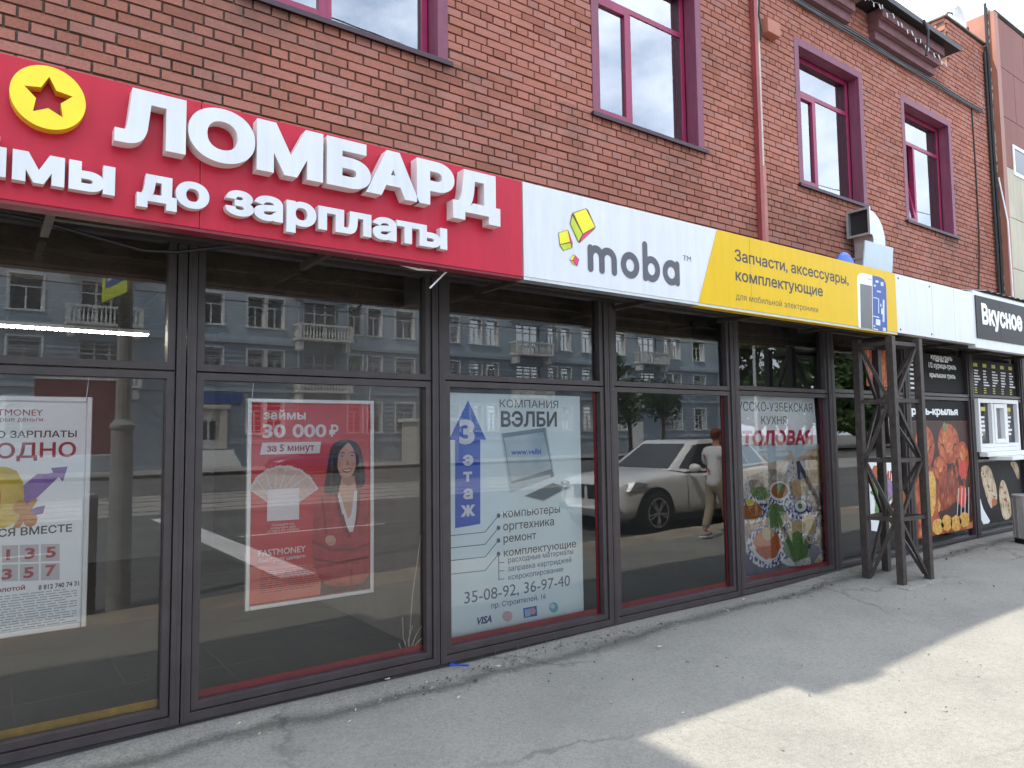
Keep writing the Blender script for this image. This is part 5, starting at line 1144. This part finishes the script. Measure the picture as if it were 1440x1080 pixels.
# street door with steps and a blue board over it
m = MB(); m.box(9.75, 10.15, YB, YB+.5, .95, 3.3); m.box(11.25, 11.65, YB, YB+.5, .95, 3.3); m.box(9.6, 11.8, YB, YB+.6, 3.3, 3.55); d_ = m.build('door_portal', mat('portal_cream', (.55, .50, .42), .8), AB)
m = MB(); m.box(10.16, 11.24, YB+.02, YB+.1, .95, 3.28); m.build('door', wht, d_); m = MB(); m.box(10.3, 10.62, YB+.105, YB+.12, 1.5, 2.6); m.box(10.76, 11.1, YB+.105, YB+.12, 1.5, 2.6); m.build('door_glass', roomd, d_)
m = MB()
for k in range(6): m.box(9.4, 12.0, YB, YB+2.4-.35*k, -.12+.17*k, .05+.17*k)
m.build('steps', trim, AB); MB().box(9.7, 12.6, YB+.1, YB+.25, 3.62, 4.2).build('signboard', mat('board_blue', (.03, .09, .30), .5), AB)
m = MB(); m.box(45.7, 47.0, YB+.05, YB+.12, .2, 2.6); m.build('door', wht, AB)
m = MB(); m.tube([(16.0, YB+.12, 0), (16.0, YB+.12, 14.5)], .07, 8); m.tube([(26, YB+.12, 0), (26, YB+.12, 14.5)], .07, 8); m.tube([(43, YB+.12, 0), (43, YB+.12, 14.5)], .07, 8); m.build('drainpipe', metal, AB)
# --- pale kiosk and a dark red billboard on the far pavement
KI = thing('street_kiosk', 'small pale kiosk with a flat roof on the far pavement', 'kiosk', (24, -37, 0))
m = MB(); m.box(22.4, 25.6, -38.2, -36.2, -.12, 2.5); m.build('body', mat('kiosk_cream', (.50, .49, .45), .6), KI); m = MB(); m.box(22.2, 25.8, -38.4, -36.0, 2.5, 2.72); m.build('roof', trim, KI); m = MB(); m.box(22.7, 24.3, -36.19, -36.15, 1.1, 2.1); m.build('window', dg, KI)
RB = thing('roadside_billboard', 'dark red billboard on short legs beside the far road edge', 'billboard', (3.8, -34.5, 0))
m = MB(); m.box(1.9, 5.6, -34.6, -34.45, .9, 4.4); m.build('board', mat('billboard_red', (.16, .012, .02), .5), RB); fr_ = MB(); fr_.box(1.85, 5.65, -34.44, -34.40, 4.4, 4.48); fr_.box(1.85, 5.65, -34.44, -34.40, .84, .9); fr_.build('trim', wht, RB)
for x in (2.4, 5.1): MB().box(x-.06, x+.06, -34.56, -34.48, -.12, .9).build('leg', metal, RB)

# --- trees
leaf_m = {}
def leafmat(nm, c):
    return ramp_mat(nm, [tuple(v*.55 for v in c), c, tuple(min(1, v*1.7) for v in c)], 1.3, rough=.75)
def tree(nm, lb, x, y, h_, rx, z0, seed, c, n=1500, lsz=.17, group='trees across the street'):
    t = thing(nm, lb, 'tree', (x, y, -.2), group); rn = random.Random(seed)
    m = MB(); r = .05+h_*.018; lean = rn.uniform(-.3, .3)
    top = (x+lean, y, h_*.8); m.tube([(x, y, -.3), (x+lean*.1, y, h_*.12), (x+lean*.5, y, h_*.45), top], [r*1.3, r, r*.75, r*.25], 9)
    blobs = []
    for k in range(11):
        a = rn.uniform(0, 6.28); zz = z0+(h_-z0)*rn.uniform(.12, .88); q = rx*rn.uniform(.25, .75)*(1-.45*abs((zz-z0)/(h_-z0)-.45))
        c_ = (x+lean*.6+q*cos(a), y+q*sin(a), zz); blobs.append((c_, rx*rn.uniform(.38, .64)))
        s_ = (x+lean*zz/h_*.8, y, max(z0*.75, zz-.25*h_)); m.tube([s_, ((s_[0]+c_[0])/2, (s_[1]+c_[1])/2, (s_[2]+c_[2])/2+.1), c_], [r*.42, r*.3, r*.1], 6)
    m.build('trunk', mat('bark', (.075, .06, .048), .95, var=.4, vs=9, bump=.6, bs=16), t, smooth=True)
    m = MB()
    for k in range(n):
        c_, q = rn.choice(blobs); u_ = Vector((rn.gauss(0, 1), rn.gauss(0, 1), rn.gauss(0, 1))).normalized()*q*rn.uniform(.35, 1.05)**.6
        p_ = Vector(c_)+Vector((u_.x, u_.y, u_.z*.85)); a = Vector((rn.gauss(0, 1), rn.gauss(0, 1), rn.gauss(0, .6))).normalized(); b = a.orthogonal().normalized(); s_ = lsz*rn.uniform(.6, 1.4)
        b = (b*cos(k)+a.cross(b)*sin(k)); m.add([p_-a*s_, p_+b*s_*.45, p_+a*s_, p_-b*s_*.45], [(0, 1, 2, 3)])
    m.build('crown', leafmat('leaf_'+nm, c), t)
tree('street_tree', 'leafy dark tree with a dark trunk before the left of the house doors', 38.6, -33.2, 5.6, 1.9, 2.2, 1, (.045, .085, .028), 1500)
tree('street_tree', 'slimmer leafy tree to the right of its darker twin before the house', 42.3, -33.4, 5.9, 1.9, 2.4, 2, (.05, .095, .03), 1500)
tree('young_tree', 'small bushy tree growing near the balcony in the middle of the house', 36.6, -32.9, 7.6, 1.2, 5.0, 9, (.045, .09, .03), 700)
for k, (x, y, h_, rx) in enumerate(((61, -38, 13, 4.0), (66, -34, 12, 4.2), (71, -40, 15, 4.6), (77, -36, 14, 4.5), (63, -29, 8, 2.8), (84, -38, 14, 5), (69, -47, 16, 5), (92, -41, 15, 5.5), (58, -52, 16, 4.5), (101, -37, 14, 5.2), (112, -42, 16, 6), (124, -38, 15, 6), (59.8, -44, 14, 4.2), (64.5, -43, 15, 5), (73, -33, 12, 4.2))):
    tree('tall_tree', ['dense green tree', 'broad green tree', 'high crowned green tree'][k % 3]+[' standing first past the corner of the apartment house', ' mirrored between the pane edge and the lamp mast', ' rising behind the pale mast', ' third along the green row past the house', ' low in front of the taller trees past the house', ' far along the green row', ' towering behind the row past the house', ' deep in the row at the street end', ' behind the end wall of the apartment house', ' near the end of the green row', ' closing the green row at the street end', ' farthest in the row down the street', ' close behind the corner of the apartment house', ' second from the house corner in the back row', ' nearest the road in the green row'][k], x, y, h_, rx, h_*.16, 20+k, [(.06, .105, .03), (.045, .09, .03), (.075, .12, .035)][k % 3], 2600, .42, 'trees past the apartment house')
LM = thing('lamp_mast', 'pale slim lamp mast standing before the trees past the apartment house', 'lamp post', (54.2, -33.4, 0))
m = MB(); m.tube([(54.2, -33.4, -.2), (54.2, -33.4, 10.5), (54.2, -32.2, 11.2)], [.16, .12, .06], 10); m.build('mast', mat('mast_grey', (.5, .5, .5), .6), LM); m = MB(); m.box(54.0, 54.4, -32.5, -31.7, 11.15, 11.3); m.build('lamp_head', metal, LM)
# --- near kerb: concrete pole with a crossing sign, and a short post
PO = thing('street_pole', 'thick concrete pole with a narrower upper shaft standing on the near verge', 'pole', (1.27, -4.42, -.1))
m = MB(); m.tube([(1.27, -4.42, -.3), (1.27, -4.42, 1.72)], [.125, .112], 16); m.tube([(1.27, -4.42, 1.72), (1.27, -4.42, 9.5)], [.078, .06], 12); m.lathe([(.125, 1.70), (.13, 1.74), (.08, 1.80)], (1.27, -4.42, 0), 16); m.build('shaft', conc, PO, smooth=False)
m = MB(); m.bar((1.27, -4.36, 3.7), (1.13, -4.0, 3.7), .04); m.build('sign_arm', metal, PO)
CS = thing('crossing_sign', 'yellow bordered blue crossing sign mounted high on the concrete pole', 'road sign', (1.1, -4.0, 3.1))
m = MB(); m.add([(1.05, -4.4, 3.09), (1.18, -3.6, 3.09), (1.18, -3.6, 3.95), (1.05, -4.4, 3.95), (1.03, -4.4, 3.09), (1.16, -3.6, 3.09), (1.16, -3.6, 3.95), (1.03, -4.4, 3.95)], [(0, 1, 2, 3), (4, 7, 6, 5), (0, 4, 5, 1), (1, 5, 6, 2), (2, 6, 7, 3), (3, 7, 4, 0)]); m.build('board', mat('sign_yellow', (.62, .72, .02), .5, var=.03), CS)
def ss(L, o): return [(1.05+.13*t-o, -4.4+.8*t, 3.09+.86*z) for t, z in L]
m = MB(); m.poly(ss([(.15, .16), (.85, .16), (.85, .84), (.15, .84)], .023)); m.poly(ss([(.15, .16), (.85, .16), (.85, .84), (.15, .84)], -.003)); m.build('blue_field', mat('sign_blue', (.015, .06, .36), .5, var=.03), CS)
m = MB()
for o in (.025, -.005): m.poly(ss([(.5, .78), (.22, .24), (.78, .24)], o))
m.build('white_triangle', white_print, CS)
m = MB()
for o in (.027, -.007): m.poly(ss([(.49, .62), (.53, .62), (.60, .30), (.55, .30), (.51, .45), (.45, .30), (.40, .30)], o))
m.build('walker', black, CS)
SP = thing('steel_post', 'shorter dark steel post standing just left of the concrete pole', 'post', (.98, -4.45, -.1))
m = MB(); m.tube([(.98, -4.45, -.3), (.98, -4.45, .95)], .075, 12); m.build('shaft', steel_br, SP); m = MB(); m.lathe([(.08, .95), (.08, .99), (0, 1.0)], (.98, -4.45, 0), 12); m.build('cap', metal, SP)
# --- overhead wires over the street
for k, (y, z, sg) in enumerate(((-8, 10.6, .5), (-8.6, 9.7, .7), (-16.6, 6.2, .15), (-19.7, 6.2, .15), (-24, 8.4, .5))):
    m = MB(); pts = [(x, y+.02*(x-10), z-sg*(1-((x % 34)/17-1)**2)) for x in range(-60, 122, 4)]; m.tube(pts, .016, 5)
    tag(m.build('overhead_wire', cable_m), ['dark service wire highest over the near road edge', 'dark service wire just below the highest one', 'contact wire over the near tram rails', 'contact wire over the far tram rails', 'dark wire slung before the apartment house'][k], 'wire', 'wires over the street')

# --- cars
def car(nm, lb, x, y, face, L, Wd, Hh, body, group=None, suv=False):
    """x,y: middle of the front bumper's foot; face -1 looks towards -X. Lofted body, glazed cabin, wheels with spokes"""
    t = thing(nm, lb, 'car', (x, y, -.28), group); s = -face
    Z = -.28; hw = Wd/2; sc_ = L/4.9; hs = Hh/1.70
    # station: distance from the nose, bottom, shoulder, centre top, half width, inner width
    st = ([(0, .46, .80, .90, .66, .52), (.03, .42, .84, .94, .74, .58), (.08, .32, .92, 1.01, .86, .67), (.24, .25, .985, 1.055, .955, .76), (.75, .24, 1.03, 1.11, .99, .80), (1.3, .24, 1.06, 1.15, 1.0, .83), (1.75, .24, 1.08, 1.17, 1.0, .83)] if suv else
          [(0, .42, .62, .72, .62, .50), (.07, .28, .72, .86, .80, .62), (.30, .22, .84, .96, .92, .72), (.75, .22, .95, 1.05, .975, .78), (1.35, .22, 1.0, 1.10, 1.0, .82), (1.75, .22, 1.02, 1.13, 1.0, .82)])+[ (2.6, .22, 1.05, 1.12, 1.0, .84), (3.5, .22, 1.09, 1.15, 1.0, .84), (4.2, .24, 1.12, 1.2, .985, .80), (4.65, .30, 1.1, 1.2, .93, .74), (4.85, .36, .95, 1.05, .84, .66), (4.9, .46, .8, .9, .72, .55)]
    m = MB(); ringn = 0
    for d_, zb, zs, zt, w_, wi in st:
        w_ *= hw; wi *= hw
        half = [(0, zb), (w_*.80, zb), (w_*.96, zb+.10), (w_, zb+.30*(zs-zb)+.05), (w_*.985, zs-.10), (w_*.95, zs-.02), (wi, zt-.03), (wi*.5, zt), (0, zt+.004)]
        full = half+[(-a, b) for a, b in half[-2:0:-1]]; ringn = len(full)
        m.v += [(x+s*d_*sc_, y+a, Z+b*hs) for a, b in full]
    n_ = len(st)
    m.f = [(i*ringn+j, i*ringn+(j+1) % ringn, (i+1)*ringn+(j+1) % ringn, (i+1)*ringn+j) for i in range(n_-1) for j in range(ringn)]+[tuple(range(ringn)), tuple((n_-1)*ringn+j for j in range(ringn-1, -1, -1))]
    m.m = [0]*len(m.f); o = m.build('body', body, t, smooth=True); sd = o.modifiers.new('sub', 'SUBSURF'); sd.levels = 1; sd.render_levels = 2
    # cabin
    belt = [(1.46, 1.13, .80), (1.75, 1.09, .935), (2.75, 1.10, .945), (3.65, 1.14, .93), (4.40, 1.17, .84), (4.70, 1.15, .74)]
    roof = [(2.22, 1.635, .64), (2.42, 1.685, .72), (2.95, 1.70, .735), (3.55, 1.67, .72), (4.05, 1.60, .68), (4.28, 1.53, .64)]
    B = lambda i, sd_: (x+s*belt[i][0]*sc_, y+sd_*belt[i][2]*hw, Z+belt[i][1]*hs)
    Rf = lambda i, sd_: (x+s*roof[i][0]*sc_, y+sd_*roof[i][2]*hw, Z+roof[i][1]*hs)
    m = MB()
    for i in range(5):
        m.poly([Rf(i, -1), Rf(i+1, -1), Rf(i+1, 1), Rf(i, 1)])
        for sd_ in (-1, 1): m.poly([B(i, sd_), B(i+1, sd_), Rf(i+1, sd_), Rf(i, sd_)])
    m.poly([B(0, -1), B(0, 1), Rf(0, 1), Rf(0, -1)]); m.poly([B(5, -1), B(5, 1), Rf(5, 1), Rf(5, -1)])
    cb = m.build('cabin', body, t, bevel=.035); cb.modifiers['bevel'].segments = 3
    dark = mat('car_glass', (.012, .014, .016), .04, var=0, spec=.8)
    def lerp(a, b, k): return tuple(a[i]+(b[i]-a[i])*k for i in range(3))
    def pane(nm_, a, b, c, d, off, ins=.06):
        q = [Vector(p_) for p_ in (a, b, c, d)]; cen = sum(q, Vector())/4; nrm = (q[1]-q[0]).cross(q[3]-q[0]).normalized()
        q = [cen+(p_-cen)*(1-ins)+nrm*off for p_ in q]; MB().poly(q).build(nm_, dark, t)
    pane('windscreen', B(0, -1), B(0, 1), Rf(0, 1), Rf(0, -1), .012*s, .1); pane('windscreen', B(0, -1), B(0, 1), Rf(0, 1), Rf(0, -1), -.012*s, .1); pane('rear_window', B(5, -1), B(5, 1), Rf(5, 1), Rf(5, -1), -.012*s, .16)
    def S(t_, v, sd_):
        i = min(int(t_), 4); a_, b_ = lerp(B(i, sd_), B(i+1, sd_), t_-i), lerp(Rf(i, sd_), Rf(i+1, sd_), t_-i); c_ = lerp(a_, b_, v); return (c_[0], c_[1]+sd_*.014, c_[2])
    for sd_ in (-1, 1):
        for t0, t1 in ((.42, 1.94), (2.06, 3.12), (3.22, 4.0)):
            ts = [t0]+[k for k in (1, 2, 3) if t0 < k < t1]+[t1]; m = MB()
            for p_, q_ in zip(ts, ts[1:]): m.poly([S(p_, .10, sd_), S(q_, .10, sd_), S(q_, .87, sd_), S(p_, .87, sd_)])
            m.build('side_window', dark, t)
    tyre = mat('tyre_rubber', (.012, .012, .012), .8, var=0); rim = mat('alloy_rim', (.58, .58, .60), .25, .9, var=.05); well = mat('wheel_well', (.006, .006, .006), .9, var=0)
    wr = .385*hs*(1 if suv else .92)
    for dx in (.86, 3.80):
        for sd_ in (-1, 1):
            cx_, cy_, cz_ = x+s*dx*sc_, y+sd_*(hw-.02), Z+wr; k_ = sd_
            MB().lathe([(0, .004*k_), (wr+.065, .004*k_), (wr+.065, -.3*k_)], (cx_, cy_+.035*k_, cz_+.02), 28, axis='y').build('wheel_arch', well, t)
            m = MB(); m.lathe([(wr*.70, .03*k_), (wr*.95, .03*k_), (wr, .0), (wr, -.2*k_), (wr*.6, -.22*k_)], (cx_, cy_+.025*k_, cz_), 28, axis='y'); wh = m.build('wheel', tyre, t, smooth=True)
            m = MB(); m.lathe([(wr*.70, .05*k_), (wr*.655, .052*k_), (wr*.65, .0), (0, -.03*k_)], (cx_, cy_+.01*k_, cz_), 28, axis='y', m=1)
            m.lathe([(wr*.71, .0), (wr*.71, .052*k_), (wr*.64, .054*k_)], (cx_, cy_+.01*k_, cz_), 28, axis='y')
            for q in range(10):
                a = 2*pi*q/10+(.16 if q % 2 else -.16); m.bar((cx_, cy_+.05*k_, cz_), (cx_+wr*.67*cos(a), cy_+.058*k_, cz_+wr*.67*sin(a)), .035, .02)
            m.ball((cx_, cy_+.055*k_, cz_), .06, .02, .06, 10, 6); m.build('rim', [rim, well], wh)
    lampm = mat('headlight_lens', (.55, .58, .6), .1, .3, var=.2, vs=20); redl = mat('tail_light', (.35, .01, .01), .15, var=.1)
    trimb = mat('car_trim', (.012, .012, .013), .5, var=0); chrome = mat('chrome', (.6, .6, .62), .15, 1, var=0)
    for sd_ in (-1, 1):
        m = MB(); pts = [(.10, .70, .50), (.14, .80, .52), (.55, .925, .985), (.42, .80, .955)]
        pts = [(.03, .80, .50), (.22, .79, .93), (.62, .93, 1.0), (.36, .965, .955), (.07, .92, .62)] if suv else [(.045, .66, .52), (.30, .72, .93), (.62, .86, .985), (.34, .86, .90), (.06, .79, .58)]
        q = [(x+s*a*sc_-s*.02, y+sd_*c*hw*1.02, Z+b*hs) for a, b, c in pts]; m.add(q+[(px_+s*.12, py_*.98+y*.02, pz_) for px_, py_, pz_ in q], [tuple(range(5)), tuple(range(9, 4, -1))]+[(i, (i+1) % 5, (i+1) % 5+5, i+5) for i in range(5)]); m.build('headlight', lampm, t)
        m = MB(); m.ball((x+s*1.80*sc_, y+sd_*(hw+.13), Z+1.17*hs), .09, .13, .085, 12, 8); m.bar((x+s*1.78*sc_, y+sd_*(hw-.06), Z+1.10*hs), (x+s*1.79*sc_, y+sd_*(hw+.06), Z+1.13*hs), .05, .03); m.build('mirror', body, t, smooth=True)
        m = MB(); m.box(x+s*.06-.05, x+s*.06+.2, y+sd_*hw*.62-.2, y+sd_*hw*.62+.2, Z+.40*hs, Z+.54*hs); m.build('air_intake', trimb, t, bevel=.02)
        m = MB(); m.box(x+s*4.80*sc_-.06, x+s*4.80*sc_+.06, y+sd_*hw*.72-.12, y+sd_*hw*.72+.14, Z+.9*hs, Z+1.04*hs); m.build('tail_light', redl, t, bevel=.02)
        m = MB(); m.box(min(x+s*.6*sc_, x+s*4.5*sc_), max(x+s*.6*sc_, x+s*4.5*sc_), y+sd_*hw-.05*sd_-.02, y+sd_*hw-.05*sd_+.02, Z+.20*hs, Z+.33*hs); m.build('side_skirt', trimb, t, bevel=.01)
        for a in (2.35, 3.3): MB().box(x+s*a*sc_-.09, x+s*a*sc_+.09, y+sd_*(hw*.985)-.012, y+sd_*(hw*.985)+.012, Z+.98*hs, Z+1.0*hs).build('door_handle', chrome, t)
        m = MB()
        for a in (1.75, 2.72, 3.62): m.tube([(x+s*a*sc_, y+sd_*hw*.998, Z+.36*hs), (x+s*a*sc_, y+sd_*hw*1.0, Z+.7*hs), (x+s*(a+.0)*sc_, y+sd_*hw*.965, Z+1.03*hs)], .006, 4)
        m.build('door_seam', trimb, t)
    m = MB()
    for k in (-1, 1): m.box(x-.015, x+.10, y+k*.19-.15, y+k*.19+.15, Z+.64*hs, Z+(.90 if suv else .72)*hs)
    m.build('grille', trimb, t, bevel=.02)
    return t
pearl = mat('car_white', (.80, .80, .79), .28, var=.02, coat=.6); cblue = mat('car_blue', (.012, .03, .12), .25, var=.02, coat=.6); csil = mat('car_silver', (.56, .57, .58), .28, .3, var=.02, coat=.5); cdark = mat('car_dark', (.02, .022, .025), .25, var=.02, coat=.5)
car('parked_suv', 'white parked SUV with dark windows and alloy wheels mirrored in the fourth window', 9.24, -5.62, -1, 4.9, 1.98, 1.72, pearl, suv=True)
car('parked_car', 'silver car parked beyond the white SUV', 12.6, -9.0, -1, 4.5, 1.8, 1.5, csil)
car('parked_car', 'blue car parked along the far side of the street', 11.6, -31.6, -1, 4.5, 1.8, 1.48, cblue)
car('parked_car', 'dark car parked far down the street by the trees', 40.2, -31.4, -1, 4.5, 1.8, 1.48, cdark)

# --- the passer-by beside the SUV
def skin_mesh(nm, pts, edges, rad_, m, parent, lv=2):
    off = OFF[parent.name]; me = bpy.data.meshes.new(nm); me.from_pydata([tuple(Vector(p)-off) for p in pts], edges, []); me.materials.append(m)
    o = bpy.data.objects.new(nm, me); COL.objects.link(o); o.parent = parent; OFF[o.name] = off
    md = o.modifiers.new('skin', 'SKIN'); md.use_smooth_shade = True
    for i, r in enumerate(rad_):
        v = me.skin_vertices[0].data[i]; v.radius = r if isinstance(r, tuple) else (r, r); v.use_root = i == 0
    sb = o.modifiers.new('sub', 'SUBSURF'); sb.levels = 1; sb.render_levels = lv
    return o
PX, PY, PZ = 9.80, -3.05, gz(9.80, -3.05)
PE = thing('person', 'person in a white T-shirt with red print and khaki trousers walking past the SUV', 'person', (PX, PY, PZ))
q = lambda a, b, c: (PX+a, PY+b, PZ+c)      # a along the street, b towards the shop, c up
sk = mat('skin_tone', (.46, .24, .16), .55, var=.06)
J = [q(0, 0, .95), q(.01, 0, 1.12), q(.02, 0, 1.30), q(.03, 0, 1.43), q(.04, 0, 1.52), q(.055, 0, 1.60), q(.06, 0, 1.70),
     q(.0, .10, .90), q(.12, .10, .50), q(.16, .10, .10), q(.29, .10, .03), q(.0, -.10, .90), q(-.03, -.10, .50), q(-.20, -.10, .13), q(-.10, -.10, .03),
     q(.03, .19, 1.40), q(-.02, .24, 1.13), q(.08, .25, .90), q(.11, .25, .82), q(.03, -.19, 1.40), q(.10, -.24, 1.13), q(.26, -.22, .95), q(.32, -.22, .90)]
Ed = [(0, 1), (1, 2), (2, 3), (3, 4), (4, 5), (5, 6), (0, 7), (7, 8), (8, 9), (9, 10), (0, 11), (11, 12), (12, 13), (13, 14), (3, 15), (15, 16), (16, 17), (17, 18), (3, 19), (19, 20), (20, 21), (21, 22)]
Rr = [.12, .11, .115, .085, .055, .075, .07, .085, .058, .038, .032, .085, .058, .038, .032, .06, .043, .03, .032, .06, .043, .03, .032]
J += [q(.12+.004*k, .238+.010*k, .75+.006*abs(k-1)) for k in range(4)]+[q(.15, .235, .80)]+[q(.40-.008*abs(k-1), -.235+.011*k, .865+.003*k) for k in range(4)]+[q(.345, -.205, .94)]
Ed += [(18, 23), (18, 24), (18, 25), (18, 26), (18, 27), (22, 28), (22, 29), (22, 30), (22, 31), (22, 32)]; Rr += [.009]*10
skin_mesh('body', J, Ed, Rr, sk, PE)
m = MB(); m.ball(q(.062, 0, 1.665), .092, .076, .118, 18, 12); m.ball(q(.152, 0, 1.655), .018, .013, .022, 8, 6)
for b in (-.078, .078): m.ball(q(.05, b, 1.655), .022, .01, .032, 8, 6)
head = m.build('head', sk, PE, smooth=True)
m = MB()
for b in (-.03, .03): m.ball(q(.143, b, 1.685), .010, .013, .008, 8, 6)
m.build('eyes', mat('eye_dark', (.03, .02, .02), .3, var=0), head); m = MB(); m.ball(q(.144, 0, 1.605), .010, .026, .007, 8, 6); m.build('mouth', mat('lips', (.32, .10, .09), .5, var=0), head)
m = MB(); m.ball(q(.038, 0, 1.70), .10, .086, .105, 18, 12, jit=.05); m.build('hair', mat('auburn_hair', (.16, .045, .02), .7, var=.4, vs=30), PE, smooth=True)
tee = ramp_mat('printed_tee', [(.74, .74, .74), (.72, .72, .73), (.50, .04, .06)], 7, pos=[.3, .60, .66], detail=2, rough=.85)
skin_mesh('t_shirt', [q(0, 0, .80), q(0, 0, .92), q(.01, 0, 1.12), q(.02, 0, 1.30), q(.03, 0, 1.42), q(.035, 0, 1.50), q(.03, .20, 1.405), q(-.01, .24, 1.18), q(.03, -.20, 1.405), q(.085, -.24, 1.18)], [(0, 1), (1, 2), (2, 3), (3, 4), (4, 5), (4, 6), (6, 7), (4, 8), (8, 9)], [.155, .16, .15, .158, .13, .085, .10, .082, .10, .082], tee, PE)
skin_mesh('trousers', [q(0, 0, .98), q(0, 0, .88), q(.0, .10, .82), q(.12, .10, .50), q(.16, .10, .12), q(.0, -.10, .82), q(-.03, -.10, .50), q(-.19, -.10, .15)], [(0, 1), (1, 2), (2, 3), (3, 4), (1, 5), (5, 6), (6, 7)], [.148, .15, .108, .083, .068, .108, .083, .068], mat('khaki_cloth', (.33, .28, .20), .9, var=.12, vs=12), PE)
for a, b, c in ((.20, .10, .02), (-.16, -.10, .03)):
    m = MB(); m.ball(q(a, b, c+.035), .145, .052, .05, 14, 8); m.box(PX+a-.13, PX+a+.14, PY+b-.045, PY+b+.045, PZ+c-.015, PZ+c+.012, 1); m.build('shoe', [mat('shoe_grey', (.35, .34, .32), .7), white_pl], PE, smooth=True)
